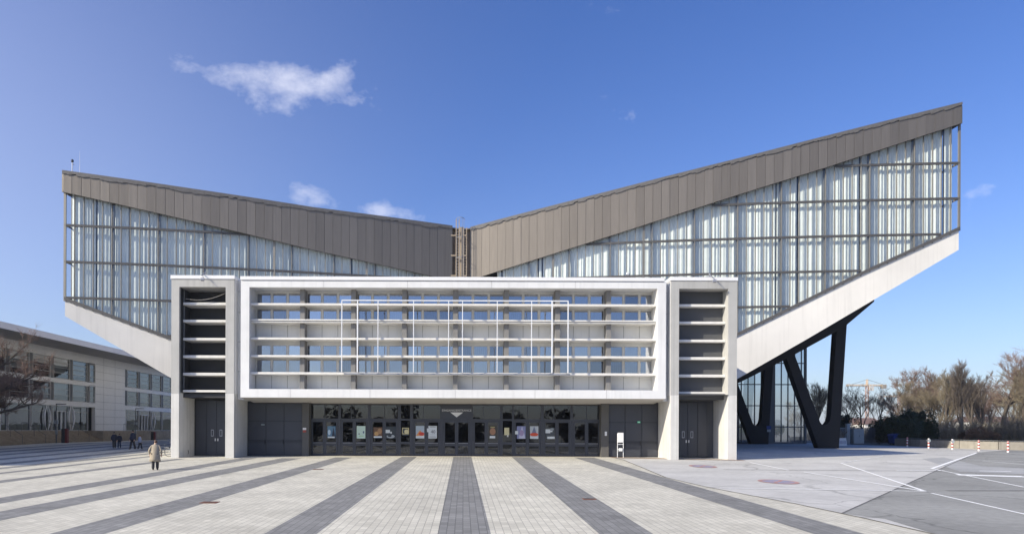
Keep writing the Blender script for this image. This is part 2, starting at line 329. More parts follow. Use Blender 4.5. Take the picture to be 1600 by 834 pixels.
def text_mesh(body, size, m, parent, loc, rot=(math.pi/2,0,0), name='lettering', bold=.0, align='CENTER', space=1.0):
    cu = bpy.data.curves.new('text', 'FONT'); cu.body = body; cu.size = size; cu.extrude = .004; cu.offset = bold; cu.align_x = align; cu.space_character = space
    o = bpy.data.objects.new('text', cu); COL.objects.link(o); bpy.context.view_layer.update()
    me = bpy.data.meshes.new_from_object(o.evaluated_get(bpy.context.evaluated_depsgraph_get())); bpy.data.objects.remove(o)
    me.materials.clear(); me.materials.append(m)
    r = bpy.data.objects.new(name, me); COL.objects.link(r); r.parent = parent; r.location = loc; r.rotation_euler = rot
    return r

# ================================================================== SETTING: ground, plaza, paths
gm = MB(); ys = [-900, 0, 79.4, 160, 600, 3000]; xs = [-2500, -300, -60, 0, 60, 300, 2500]
for j in range(len(ys)-1):
    for i in range(len(xs)-1):
        gm.quad(*[(x, y, gz(y)-.03) for x, y in ((xs[i], ys[j]), (xs[i+1], ys[j]), (xs[i+1], ys[j+1]), (xs[i], ys[j+1]))])
tag(gm.build('ground', MT['ground']), kind='structure')
def sheet(name, pts, dz, m, step=None):
    mb = MB(); mb.poly([(p[0], p[1], gz(p[1])+dz) for p in pts]); o = mb.build(name, m); tag(o, kind='structure'); return o
def split_sheet(name, pts, dz, m):      # polygons that reach past the break in slope are cut there
    def clip(pts, keep_low):
        o = []
        for i in range(len(pts)):
            a, b = pts[i], pts[(i+1) % len(pts)]; ia = (a[1] <= 79.4) == keep_low; ib = (b[1] <= 79.4) == keep_low
            if ia: o.append(a)
            if ia != ib: t = (79.4-a[1])/(b[1]-a[1]); o.append((a[0]+(b[0]-a[0])*t, 79.4))
        return o
    mb = MB()
    for k in (True, False):
        q = clip(pts, k)
        if len(q) > 2: mb.poly([(x, y, gz(y)+dz) for x, y in q])
    return tag(mb.build(name, m), kind='structure')
edge_px = [(951, 712.5), (975, 718.5), (1003, 730), (1040, 745.5), (1100, 759.5), (1170, 773), (1240, 786), (1345, 808), (1460, 834)]
edge = [(p.x, p.y) for p in (gp(*q) for q in edge_px)]
e0, e1 = edge[-2], edge[-1]; k = 9/(e0[1]-e1[1]); edge.append((e1[0]+(e1[0]-e0[0])*k, e1[1]-9))
split_sheet('plaza', [(11.2, 57), *edge, (edge[-1][0], -40), (-46.9, -40), (-46.9, 170), (-22, 170), (-22, 57)], 0.0, MT['plaza'])
split_sheet('light_asphalt', [(11.2, 57)]+[(x, y) for x, y in edge]+[(edge[-1][0], -40), (90, -40), (90, 64), (62, 62), (53, 72), (49, 84), (49, 110), (11.2, 110)], -.008, MT['asphalt_l'])
dk = [gp(*q) for q in ((1316, 801), (1386, 768.5), (1460, 736), (1492, 721), (1528, 706))]
dk = [(p.x, p.y) for p in dk]
split_sheet('dark_asphalt', [(edge[-3][0]+.6, edge[-3][1]-.2), *dk, (54.5, 70.5), (63, 61.5), (90, 63), (90, -39), (edge[-1][0]+.02, -39), (edge[-1][0]+.05, edge[-1][1]), (edge[-2][0]+.06, edge[-2][1])], -.004, MT['asphalt_d'])
pt = [gp(*q) for q in ((1440, 716), (1475, 714), (1535, 728), (1600, 731), (1600, 740), (1500, 736))]
sheet('asphalt_patch', [(p.x, p.y) for p in pt], .001, MT['asphalt_m'])
# dark stripes: pairs of edges at two depths (near at 17.5 m, far at 51 m)
stripes = [(-.64,.70,-.76,.62), (-5.0,-3.68,-4.72,-3.55), (-10.3,-8.95,-9.55,-8.3), (-14.4,-13.1,-13.2,-11.75), (-16.85,-15.7,-16.15,-15.0),
           (-22.0,-21.0,-20.3,-19.6), (-24.8,-24.2,-23.9,-23.2), (-28.0,-27.2,-26.2,-25.2), (3.45,4.82,3.68,5.12), (8.95,10.25,8.45,9.95)]
mb = MB(); fy = {0: 53.9, 1: 53.6, 2: 52.3, 3: 51.2, 4: 51.2, 5: 50, 6: 60, 7: 62, 8: 53.9, 9: 53.5}
for i, (a, b, c, d) in enumerate(stripes):
    Yn, Yf = 1.0, fy[i]
    fx = lambda n_, f_, Y: n_+(f_-n_)*(Y-17.5)/(51-17.5)
    mb.quad(*[(x, y, gz(y)+.004) for x, y in ((fx(a, c, Yn), Yn), (fx(b, d, Yn), Yn), (fx(b, d, Yf), Yf), (fx(a, c, Yf), Yf))])
for x in (-29.2, -32.6, -36.2, -39.4, -42.6):
    w = 1.2
    for y0, y1 in ((20, 79.4), (79.4, 150)): mb.quad(*[(xx, y, gz(y)+.004) for xx, y in ((x, y0), (x+w, y0), (x+w, y1), (x, y1))])
for x in (-26.0, -22.8):
    for y0, y1 in ((64, 79.4), (79.4, 150)): mb.quad(*[(xx, y, gz(y)+.004) for xx, y in ((x, y0), (x+1.1, y0), (x+1.1, y1), (x, y1))])
tag(mb.build('paving_stripes', MT['stripe']), kind='structure')
# threshold strip of worn brown setts along the building front
mb = MB()
for a, b, y0, y1 in ((-12.3, 10.6, 54.55, 54.95),): mb.quad(*[(x, y, gz(y)+.006) for x, y in ((a, y0), (b, y0), (b, y1), (a, y1))])
tag(mb.build('threshold_strip', MT['stone']), kind='structure')
mb = MB()
mb.quad(*[(x, y, gz(y)+.010) for x, y in ((11.3, 53.2), (20.2, 50.2), (20.2, 51.0), (11.3, 54.3))])
tag(mb.build('kerb_strip', mat('brown_setts', (.30,.21,.15), .9, var=.25, scale=3)), kind='structure')
# joint between paving and asphalt
mb = MB()
for a, b in zip(edge[:-1], edge[1:]):
    d = Vector((b[0]-a[0], b[1]-a[1], 0)).normalized(); n_ = Vector((-d.y, d.x, 0))*.05
    q = [(a[0]-n_.x, a[1]-n_.y), (b[0]-n_.x, b[1]-n_.y), (b[0]+n_.x, b[1]+n_.y), (a[0]+n_.x, a[1]+n_.y)]
    mb.quad(*[(x, y, gz(y)+.008) for x, y in q])
tag(mb.build('paving_edge', mat('dirt_joint', (.16,.15,.12), .95, var=.3, scale=3)), kind='structure')
def gline(mb, a, b, w, dz=.006):
    a = gp(*a); b = gp(*b); d = (b-a); d.z = 0; d.normalize(); n_ = Vector((-d.y, d.x, 0))*w/2
    mb.quad(*[(p.x, p.y, gz(p.y)+dz) for p in (a-n_, b-n_, b+n_, a+n_)])
mb = MB()
for a, b, w in (((1124, 762), (1446, 767), .16), ((1256, 737), (1446, 767), .16), ((1172, 722), (1232, 734), .14), ((1340, 718.5), (1314, 723), .12),
                ((1314, 723), (1446, 767), .14), ((1456, 731.5), (1526, 707), .20), ((1456, 731.5), (1600, 760.5), .12), ((1455.6, 770), (1625, 808), .12),
                ((1496, 717), (1600, 720.5), .12), ((1535, 719.5), (1625, 727.5), .12), ((1314, 723), (1380, 712), .10)): gline(mb, a, b, w)
for a, b, w in (((1495, 741), (1600, 744), .9), ((1400, 734), (1475, 734.5), .3), ((1530, 735), (1580, 736), .3)): gline(mb, a, b, w, .002)
tag(mb.build('road_markings', MT['line']), kind='structure')
mb = MB()
for a, b, w in (((1316, 801), (1460, 736), .06), ((1460, 736), (1528, 706), .07), ((1130, 733), (1470, 735.5), .12), ((1480, 766), (1625, 766), .25)): gline(mb, a, b, w, .003)
tag(mb.build('asphalt_joints', mat('tar_joint', (.13,.125,.12), .9, var=.3, scale=2)), kind='structure')
def road_disc(px, py, rx, ry):
    c = gp(px, py); a = gp(px, py-ry); r_x = rx*c.y/F; r_y = abs(a.y-c.y)
    ring = MB(); disc = MB(); n = 28
    P2 = lambda k, s: (c.x+math.cos(2*math.pi*k/n)*r_x*s, c.y+math.sin(2*math.pi*k/n)*r_y*s)
    disc.poly([(*P2(k, .80), gz(P2(k, .80)[1])+.006) for k in range(n)])
    for k in range(n):
        q = [P2(k, .78), P2(k, 1), P2(k+1, 1), P2(k+1, .78)]; ring.quad(*[(x, y, gz(y)+.009) for x, y in q])
    for s in (1, -1):
        d = Vector((s*r_x*.56, r_y*.56)); w = Vector((-d.y, d.x)).normalized()*r_x*.10
        q = [(c.x-d.x-w.x, c.y-d.y-w.y), (c.x+d.x-w.x, c.y+d.y-w.y), (c.x+d.x+w.x, c.y+d.y+w.y), (c.x-d.x+w.x, c.y-d.y+w.y)]
        ring.quad(*[(x, y, gz(y)+.0095+.0005*s) for x, y in q])
    return ring, disc
for (px, py, rx, ry, lb) in ((1216, 752, 28, 3.4, 'larger faded red and blue no stopping roundel painted on the light asphalt'),
                             (1098, 728, 19, 2.2, 'small faded no stopping roundel painted on asphalt near the right pier')):
    rg, dc = road_disc(px, py, rx, ry); p = empty('painted_roundel', gp(px, py), 0, lb, 'road marking', 'roundels painted on the asphalt')
    loc = p.location
    a = rg.build('red_ring', MT['signr'], p); b = dc.build('blue_disc', MT['signb'], p)
    for o in (a, b): o.location = -loc

# ================================================================== ARENA HALL
def YL(X): return 71+.322*X+.0026*X*X
def YR(X): return 71-.22*X+.00175*X*X
def YF(X): return YL(X) if X < 0 else YR(X)
def on_facade(px, py, off=0.0):
    X = 0.0
    for _ in range(40):
        Y = YF(X)-off; a, b = U(px, py); X = (a-CX)*Y/F
    return X, EYE+(CY-b)*Y/F
def prof(pts, off=0.0):
    q = sorted(on_facade(*p, off) for p in pts)
    def f(X):
        if X <= q[0][0]: a, b = q[0], q[1]
        elif X >= q[-1][0]: a, b = q[-2], q[-1]
        else:
            for a, b in zip(q[:-1], q[1:]):
                if a[0] <= X <= b[0]: break
        return a[1]+(b[1]-a[1])*(X-a[0])/(b[0]-a[0])
    return f
topL = prof([(97,266),(290,293.4),(490,324),(705,352.5)], .45); botL = prof([(97,299.5),(290,343),(490,390.5),(673,431),(724,443)], .45)
topR = prof([(738,354),(960,296.5),(1170,243.5),(1503,160)], .45); botR = prof([(724,443),(752,432),(960,366.5),(1170,299),(1296,260),(1503,192.5)], .45)
sillL = prof([(100,468),(265,529.5)]); lowL = prof([(100,492.5),(266,589.5)])
sillR = prof([(1153,523.5),(1340,431.5),(1500,358)]); lowR = prof([(1500,389),(1340,483),(1260,530),(1153,591)])
XL = on_facade(97.5, 300, .45)[0]; XLg = on_facade(102, 400)[0]; XR = on_facade(1503, 180, .45)[0]; XRg = on_facade(1498, 300)[0]
hall = empty('arena_hall', (0, 71, 0), 0, 'huge butterfly roofed arena with bronze cladding and curtained glass, behind the entrance block', 'arena')
def hb(mb, name, m, parent=hall, **k):
    o = mb.build(name, m, parent, **k)
    o.matrix_parent_inverse = Matrix.Identity(4)
    if parent is hall: o.location = (0, -71, 0)
    return o
def stations(Xa, Xb, step=.786):
    L_ = [Xa]; x = Xa; sg = 1 if Xb > Xa else -1
    while True:
        s = (YF(x+.01*sg)-YF(x))/.01; x += sg*step/math.sqrt(1+s*s)
        if (x-Xb)*sg >= 0: break
        L_.append(x)
    return L_+[Xb]
BACK = 116.0
def wing(side):
    left = side < 0
    top, bot, sill, low = (topL, botL, sillL, lowL) if left else (topR, botR, sillR, lowR)
    Xe, Xg = (XL, XLg) if left else (XR, XRg)
    Xc = -1.15 if left else .62
    rnd = random.Random(3 if left else 4)
    # fascia panels
    fp = MB(); bk = MB(); cp = MB(); st = stations(Xe, Xc)
    for i in range(len(st)-1):
        a, b = sorted((st[i], st[i+1])); g = .022; a2, b2 = a+g*.5, b-g*.5; ya, yb = YF(a)-.45, YF(b)-.45
        j = .012*rnd.random()
        val = rnd.random()
        fp.hexa([(a2, ya-j, bot(a2)), (b2, yb-j, bot(b2)), (b2, yb+.08, bot(b2)), (a2, ya+.08, bot(a2)),
                 (a2, ya-j, top(a2)-.30), (b2, yb-j, top(b2)-.30), (b2, yb+.08, top(b2)-.30), (a2, ya+.08, top(a2)-.30)], .02+val)
        for k in range(2):      # loosely lapped coping sheets
            u0, u1 = a+(b-a)*k/2, a+(b-a)*(k+1)/2; h = .30+rnd.uniform(-.05, .10)+.10*max(0, math.sin(u0*.9+side))*(1 if left else .4)
            y0, y1 = YF(u0)-.53, YF(u1)-.53
            cp.hexa([(u0, y0, top(u0)-h), (u1, y1, top(u1)-h+.03), (u1, y1+.3, top(u1)-h+.03), (u0, y0+.3, top(u0)-h),
                     (u0, y0, top(u0)), (u1, y1, top(u1)), (u1, y1+.3, top(u1)), (u0, y0+.3, top(u0))])
        bk.hexa([(a, ya+.09, bot(a)+.03), (b, yb+.09, bot(b)+.03), (b, yb+.42, bot(b)+.03), (a, ya+.42, bot(a)+.03),
                 (a, ya+.09, top(a)-.04), (b, yb+.09, top(b)-.04), (b, yb+.42, top(b)-.04), (a, ya+.42, top(a)-.04)])
    f = hb(fp, 'fascia', MT['clad']); c = hb(cp, 'coping', MT['cope'], f); hb(bk, 'fascia_backing', MT['black'], f)
    # fascia return at the wing tip
    ym = YF(Xe)-.45; s = side; e = MB()
    for k in range(14):
        y0 = ym+k*.79+.02; y1 = y0+.75
        e.box(min(Xe, Xe+s*.06), max(Xe, Xe+s*.06), y0, y1, bot(Xe), top(Xe)-.3, .02+rnd.random())
    e.box(min(Xe, Xe-s*.1), max(Xe, Xe-s*.1), ym, BACK, bot(Xe)+.05, top(Xe)-.02)
    hb(e, 'fascia_return', MT['clad'], f)
    # glazing
    Xin = -3.5 if left else 3.5
    st = stations(Xg, Xin); gl = MB(); mu = MB(); tm = {}; ps = MB(); sl = MB(); be = MB()
    rows = [7.3, 10.5, 13.7, 16.9, 20.15, 23.4, 26.65]
    lowc = lambda x: max(low(x), .9); sillc = lambda x: max(sill(x), lowc(x)+.6)
    for i in range(len(st)-1):
        a, b = sorted((st[i], st[i+1])); ya, yb = YF(a), YF(b)
        gl.quad((a, ya+.02, sillc(a)), (b, yb+.02, sillc(b)), (b, yb+.02, bot(b)+.35), (a, ya+.02, bot(a)+.35))
        for z in rows:
            zt = min(bot(a), bot(b)); zb = max(sillc(a), sillc(b))
            if zb+.1 < z < zt+.1: tm.setdefault(z, MB()).bar((a, ya-.03, z), (b, yb-.03, z), .16, .20)
        be.hexa([(a, ya-.02, lowc(a)), (b, yb-.02, lowc(b)), (b, yb+.75, lowc(b)), (a, ya+.75, lowc(a)), (a, ya-.02, sillc(a)), (b, yb-.02, sillc(b)), (b, yb+.75, sillc(b)), (a, ya+.75, sillc(a))])
        sl.hexa([(a, ya-.16, sillc(a)-.02), (b, yb-.16, sillc(b)-.02), (b, yb+.1, sillc(b)-.02), (a, ya+.1, sillc(a)-.02),
                 (a, ya-.16, sillc(a)+.26), (b, yb-.16, sillc(b)+.26), (b, yb+.1, sillc(b)+.26), (a, ya+.1, sillc(a)+.26)])
        x = st[i]; w = .062
        if i in ((23, 34) if left else (36, 47)): w = .20
        if i == 0: w = .2
        mu.bar((x, YF(x)-.05, sillc(x)-.1), (x, YF(x)-.05, bot(x)+.3), w, .11)
        if i % 5 == 0 and i:
            ps.bar((x, YF(x)+.20, sillc(x)-.1), (x, YF(x)+.20, top(x)-.8), .16, .22)
    # sheer end post and white beam nose
    m_ = hb(mu, 'mullions', MT['mull']); [hb(q_, 'transom', MT['trans'], m_) for q_ in tm.values()]; g_ = hb(gl, 'glazing', MT['hglass'], m_); hb(ps, 'steel_posts', MT['steel'], m_)
    b_ = hb(be, 'raking_beam', MT['beam']); hb(sl, 'sill', MT['sill'], b_)
    # curtains, one per bay between posts
    i = 0; n = len(st)-1
    while i < n:
        j = min(n, (i//5+1)*5); a = st[i]; b = st[j]; sg = 1 if b > a else -1
        a += sg*(.0 if i else .30); b -= sg*rnd.choice((.0, .0, .04, .12))
        cu = MB(); x = a; pts = []; ph = rnd.random()*6
        while (b-x)*sg > 0:
            per = rnd.uniform(.22, .50); amp = per*rnd.uniform(.04, .13)*(1.5 if left else 1)
            for q in range(6):
                xx = x+sg*per*q/6
                pts.append((xx, YF(xx)+.46+amp*math.cos(2*math.pi*q/6)))
            x += sg*per
            if rnd.random() < .07: pts.append(None); x += sg*rnd.uniform(.04, .12)
        for p, q in zip(pts[:-1], pts[1:]):
            if p is None or q is None: continue
            r_ = [(p[0], p[1], sillc(p[0])+.05), (q[0], q[1], sillc(q[0])+.05), (q[0], q[1], bot(q[0])+.45), (p[0], p[1], bot(p[0])+.45)]
            cu.quad(*r_)
        if cu.f: hb(cu, 'curtain', MT['curtain'])
        i = j
    # roof, underside, end walls, back
    rf = MB(); un = MB(); ew = MB(); xs = [Xe+(0-Xe)*k/12 for k in range(13)]
    for a, b in zip(xs[:-1], xs[1:]):
        rf.quad((a, YF(a)-.3, top(a)-.12), (b, YF(b)-.3, top(b)-.12), (b, BACK, top(b)-.12), (a, BACK, top(a)-.12))
        rf.quad((a, YF(a)+.45, bot(a)+.5), (b, YF(b)+.45, bot(b)+.5), (b, BACK, top(b)-.6), (a, BACK, top(a)-.6))
        un.quad((a, YF(a)+.7, lowc(a)+.02), (b, YF(b)+.7, lowc(b)+.02), (b, BACK, lowc(b)+.02), (a, BACK, lowc(a)+.02))
        ew.quad((a, BACK, lowc(a)), (b, BACK, lowc(b)), (b, BACK, top(b)-.12), (a, BACK, top(a)-.12))
    y0 = YF(Xg)
    ew.quad((Xg, y0+3.1, lowc(Xg)), (Xg, BACK, lowc(Xg)), (Xg, BACK, top(Xg)-.12), (Xg, y0+3.1, top(Xg)-.12))
    ew.quad((Xg, y0, lowc(Xg)), (Xg, y0+3.1, lowc(Xg)), (Xg, y0+3.1, sillc(Xg)), (Xg, y0, sillc(Xg)))
    eg = MB(); eg.quad((Xg, y0+.03, sillc(Xg)), (Xg, y0+3.1, sillc(Xg)), (Xg, y0+3.1, bot(Xg)+.3), (Xg, y0+.03, bot(Xg)+.3))
    em = MB()
    for z in rows:
        if sillc(Xg) < z < bot(Xg): em.box(Xg-.06, Xg+.06, y0+.1, y0+3, z-.06, z+.06)
    for k in (1, 2, 3): em.box(Xg-.06, Xg+.06, y0+k, y0+k+.1, sillc(Xg), bot(Xg)+.3)
    hb(rf, 'roof', MT['roofm']); hb(un, 'underside', MT['vcol']); hb(ew, 'rear_and_end_wall', MT['greyw']); o = hb(em, 'end_mullions', MT['tan'] if not left else MT['mull']); hb(eg, 'end_glazing', MT['hglass'], o)
wing(-1); wing(1)
# valley recess with tan pillar between the two wings
vz0, vz1 = 11.5, 22.35
mb = MB(); mb.box(-1.35, .85, 70.95, 71.2, vz0, vz1); hb(mb, 'valley_wall', mat('brown_valley_sheet', (.20,.155,.115), .6, var=.15))
mb = MB(); mb.box(-.53, -.06, 70.55, 70.9, vz0, vz1); hb(mb, 'valley_pillar', MT['tan'])
mb = MB(); mb.slab([(-20, 74), (27, 74), (27, 112), (-20, 112)], .2, 4.5); hb(mb, 'core_wall', MT['vcol'])
# V-shaped frames under the right wing
Yv = 72.8; q = lambda px, py: (lambda p: (p.x, p.z))(at(px, py, Yv))
def vframe(Y, parent):
    mb = MB()
    zb = gz(Y)-.3
    th = 1.0
    beam = [q(1118, 617), q(1154, 598), q(1229, 560.5), q(1302, 520.5), q(1323.5, 507), q(1366, 471), q(1366, 464), q(1118, 603)]
    mb.prism(beam, Y, Y+th)
    o = mb.build('rib_beam', MT['vcol'], parent)
    lg = MB()
    b0, b1 = q(1280, 701), q(1310.5, 701); zt = lambda px, py: q(px, py)
    pts = [(b0[0]+.05, zb), (b1[0], zb), q(1323.5, 504), q(1307.5, 514), q(1298.5, 650), q(1296.8, 657), q(1293, 662), q(1288.5, 664.5), q(1284.6, 663), q(1281.6, 659), q(1241, 552), q(1228, 557)]
    lg.prism(pts, Y+.012, Y+th-.012)
    p2 = lg.build('v_column', MT['vcol'], parent)
    return o, p2
vo, vc = vframe(Yv, hall)
for o in (vo, vc): o.location = (0, -71, 0)
for dy in (16.9, 33.8):
    for o in (vo, vc):
        c = o.copy(); COL.objects.link(c); c.parent = hall; c.location = (0, -71+dy, 0)
# glazed foyer under the right wing
mb = MB(); gl = MB(); x0, x1, yg = 27.0, 45.2, 93.0
top_ = lambda x: min(lowR(x)+.3, 13.2)
gl.poly([(x0, yg, .5), (x1, yg, .5), (x1, yg, top_(x1)), (x0+10, yg, top_(x0+10)), (x0, yg, top_(x0))])
k = 0; x = x0
while x <= x1+.01:
    mb.box(x-.05, x+.05, yg-.12, yg+.02, .4, top_(x)); x += .88
mb.box(x1-.2, x1+.05, yg-.2, yg+.1, .4, top_(x1)); mb.box(40.2, 40.9, yg-.3, yg+.2, .4, top_(40.5))
for z in (2.6, 5.4, 8.2, 11.0): mb.box(x0, x1, yg-.14, yg+.01, z-.06, z+.06)
mb.box(x0, x1, yg-.14, yg+.02, .4, .62)
o = hb(mb, 'foyer_mullions', MT['steel']); hb(gl, 'foyer_glazing', glass_mat('foyer_glass', (.5,.55,.58), .22), o)
mb = MB(); mb.box(x0, 38, 97, 97.3, .4, 5); mb.box(x0, x1, 93.1, 108, .38, .44); hb(mb, 'foyer_rear_wall', MT['greyw'])

# roof edge things
mb = MB(); p = at(113, 268, 63.2); mb.tube([p-Vector((0,0,.4)), p+Vector((0,0,.85))], .04, 6); mast = mb.build('mast_pole', MT['tube'])
m = empty('roof_mast', p, 0, 'short pale weather mast at the left tip of the roof', 'mast'); mast.parent = m; mast.location = -p; mast.name = 'pole'
mb = MB(); mb.lathe([(.05,.8),(.11,.85),(.12,1.0),(.05,1.08)], 10); mb.bar((0,0,.65),(.16,0,.62),.05); mb.build('sensor_head', MT['gatef'], m)
mb = MB(); p = at(124.5, 268, 66); mb.tube([p-Vector((0,0,.5)), p+Vector((0,0,1.9))], [.02,.008], 5)
tag(mb.build('lightning_rod', MT['tube']), 'thin lightning rod beside the roof mast', 'lightning rod')
# ladder with safety cage
lad = empty('roof_ladder', (-.4, 70.2, 13), 0, 'tan caged access ladder in the roof valley between the two bronze wings', 'ladder')
def lb(mb, name, m, **k): o = mb.build(name, m, lad, **k); o.location = (.4, -70.2, -13); return o
X2 = lambda px: (px-CX)*70/F
mb = MB()
for px in (711.5, 716): mb.bar((X2(px), 70.2, 11.5), (X2(px), 70.2, 23.0), .07, .09)
for px in (723.2, 728): mb.bar((X2(px), 70.2, 11.5), (X2(px), 70.2, 22.2), .07, .09)
lb(mb, 'stiles', MT['tan'])
mb = MB(); z = 12.2
while z < 22.2: mb.tube([(X2(711.5), 70.2, z), (X2(716), 70.2, z)], .022, 6); mb.tube([(X2(723.2), 70.2, z), (X2(728), 70.2, z)], .022, 6); z += .29
lb(mb, 'rungs', MT['tan'])
mb = MB()
for z in (13.0, 15.05, 17.1, 19.1, 21.1, 23.0):
    cx = X2(718); pts = [(cx+.42*math.cos(t), 70.2-.75*math.sin(t), z) for t in [math.pi*k/10 for k in range(11)]]; mb.tube(pts, .025, 6)
for t in (.5, 1.1, 1.7, 2.5):
    cx = X2(718); mb.tube([(cx+.42*math.cos(t), 70.2-.75*math.sin(t), 13), (cx+.42*math.cos(t), 70.2-.75*math.sin(t), 23)], .018, 5)
lb(mb, 'safety_cage', MT['rail'])
mb = MB()
for z in (13.4, 17.4, 19.4, 21.4):
    mb.box(X2(703.5), X2(712), 70.12, 70.24, z-.05, z+.05); mb.box(X2(722.5), X2(728), 70.12, 70.24, z-.05, z+.05)
lb(mb, 'brackets', MT['tan'])

# ================================================================== ENTRANCE BUILDING
ent = empty('entrance_building', (0, 53, 0), 0, 'low white entrance block with ledged office front, standing between two grey towers', 'building')
def eb(mb, name, m, parent=None, **k):
    o = mb.build(name, m, parent or ent, **k)
    if parent is None: o.location = (0, -53, 0)
    return o
s0 = 51.2/F
Z = lambda py, s=s0: EYE+(CY-py)*s
BX0, BX1, OX0, OX1 = -16.22, 14.71, -15.6, 14.08
zt, zc, zot, zob, zbb = Z(432.9), Z(439.2), Z(449.6), Z(608.4), Z(621.6)
BW = 52.8
mb = MB(); mb.box(BX0, OX0, 51.2, BW, zbb, zc); mb.box(OX1, BX1, 51.2, BW, zbb, zc); mb.box(OX0, OX1, 51.2, BW, zot, zc); mb.box(OX0, OX1, 51.2, BW, zbb, zob)
eb(mb, 'white_frame', MT['white'])
mb = MB(); mb.box(BX0-.02, BX1-.12, 51.12, 54.6, zc+.03, zt); eb(mb, 'roof_capping', MT['capw'], bevel=.02)
mb = MB()
for x in (-12.6, -6.8, -.6, 5.2, 10.4): mb.box(x-.006, x+.006, 51.192, 51.21, zbb, zob)
for x in (-10.2, -4.1, 2.0, 8.1): mb.box(x-.006, x+.006, 51.192, 51.21, zot, zc)
eb(mb, 'panel_joints', MT['column'])
# soffit, drops a little towards the back
mb = MB(); a0, a1 = BX0+.02, BX1-.02; zs = 4.07
mb = MB(); A = [(BX0, 51.202, zbb-.003), (BX1, 51.202, zbb-.003), (a1, 54.6, zs), (a0, 54.6, zs)]
mb.quad(*A); mb.quad((BX0, 51.202, zbb-.003), (a0, 54.6, zs), (a0, 56, zs), (BX0, 56, zbb-.003)); mb.quad((BX1, 51.202, zbb-.003), (BX1, 56, zbb-.003), (a1, 56, zs), (a1, 54.6, zs)); mb.quad((a0, 54.6, zs), (a1, 54.6, zs), (a1, 56, zs), (a0, 56, zs))
eb(mb, 'soffit', MT['soffit'])
# body behind
mb = MB(); mb.slab([(-18, 57), (18, 57), (18, 66.2), (9, 68.9), (0, 70.4), (-9, 68.0), (-18, 65.6)], 4.2, 12.9); mb.box(-17.9, 17.9, 62.5, 65.5, -.2, 4.2); mb.box(-18, -16.3, 55, 62, -.2, 4.2); mb.box(15.2, 18, 55, 62, -.2, 4.2)
mb.box(BX0+.01, BX1-.01, 53.2, 57.2, 4.3, 13.0)
mb.box(-16.67, BX0-.001, 51.95, 57.0, 4.2, 13.0); mb.box(BX1+.001, 15.04, 51.95, 57.0, 4.2, 13.0)
eb(mb, 'rear_wall', MT['white2'])
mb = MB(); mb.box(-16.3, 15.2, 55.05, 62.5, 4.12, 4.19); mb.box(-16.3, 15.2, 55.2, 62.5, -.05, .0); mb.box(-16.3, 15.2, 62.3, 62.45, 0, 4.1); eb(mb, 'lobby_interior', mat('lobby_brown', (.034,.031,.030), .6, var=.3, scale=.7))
mb = MB()
for x in (-9, -4.5, 0, 4.5, 9): mb.tube([(x, 58.5, 0), (x, 58.5, 4.12)], .25, 12)
mb.box(-3, 3, 60.5, 61.2, 0, 1.1); eb(mb, 'lobby_columns', MT['column'])
mb = MB()
for x in (-10.2, -5.8, -1.3, 3.1, 7.6): mb.box(x-.15, x+.15, 57, 57.3, 4.06, 4.115)
eb(mb, 'lobby_ceiling_lamps', flat('lobby_lamp', (1, .85, .65), .5, .8))
# office wall with windows
PITCH = 3.767; XC = [-.61+PITCH*(k-4) for k in range(0, 9)]     # column axes 1..7, bay k between XC[k] and XC[k+1]
sw = BW/F; Zw = lambda py: EYE+(CY-py)*sw
wrows = [(459.4, 475.0), (484.2, 500.8), (540.4, 557.0), (562.8, 583.0)]
prow = [(507.5, 527.5), (587.0, 607.2)]
wall = MB(); inn = MB()
xs_ = sorted([OX0]+[c+s*.52 for k in range(8) for c in [(XC[k]+XC[k+1])/2+j*1.182 for j in (-1,0,1)] for s in (-1,1)]+[OX1])
zrows = [(zob, Zw(583)), (Zw(562.8), Zw(557)), (Zw(540.4), Zw(500.8)), (Zw(484.2), Zw(475)), (Zw(459.4), zot)]
for a, b in zrows: wall.box(OX0, OX1, BW, BW+.2, a, b)
for top_py, bot_py in wrows:
    for i in range(0, len(xs_), 2):
        wall.box(xs_[i], xs_[i+1], BW+.001, BW+.2, Zw(bot_py), Zw(top_py))
eb(wall, 'office_wall', MT['white2'])
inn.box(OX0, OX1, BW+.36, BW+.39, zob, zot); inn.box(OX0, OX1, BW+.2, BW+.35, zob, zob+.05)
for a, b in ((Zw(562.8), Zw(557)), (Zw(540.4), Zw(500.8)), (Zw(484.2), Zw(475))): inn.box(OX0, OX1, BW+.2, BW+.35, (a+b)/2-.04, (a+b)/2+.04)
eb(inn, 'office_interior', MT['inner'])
rnd = random.Random(11)
fm = {}
for r_, (tp, bt) in enumerate(wrows):
    h = Zw(tp)-Zw(bt); w = 1.04; t = .032
    f = MB(); f.box(-w/2, -w/2+t, -.03, .06, 0, h); f.box(w/2-t, w/2, -.03, .06, 0, h); f.box(-w/2+t, w/2-t, -.03, .06, 0, t); f.box(-w/2+t, w/2-t, -.03, .06, h-t, h)
    g = MB(); g.box(-w/2+t, w/2-t, .01, .025, t, h-t)
    b_ = MB(); b_.box(-w/2+t, w/2-t, .22, .235, t, h-t); b2 = MB(); b2.box(-w/2+t, w*.05, .22, .235, t, h-t)
    fm[r_] = (f.mesh('window', MT['frame']), g.mesh('pane', MT['wglass']), b_.mesh('blind', MT['blinds']), b2.mesh('blind', MT['blinds']))
    for k in range(8):
        mode = rnd.choice((0, 1, 1, 2, 3))
        for j in (-1, 0, 1):
            x = (XC[k]+XC[k+1])/2+j*1.182
            wn = inst('window', fm[r_][0], ent, (x, BW-53, Zw(bt))); inst('pane', fm[r_][1], wn)
            if mode == 1 or (mode == 2 and rnd.random() < .6) : inst('blind', fm[r_][2], wn)
            elif mode == 3 and rnd.random() < .6: inst('blind', fm[r_][3], wn)
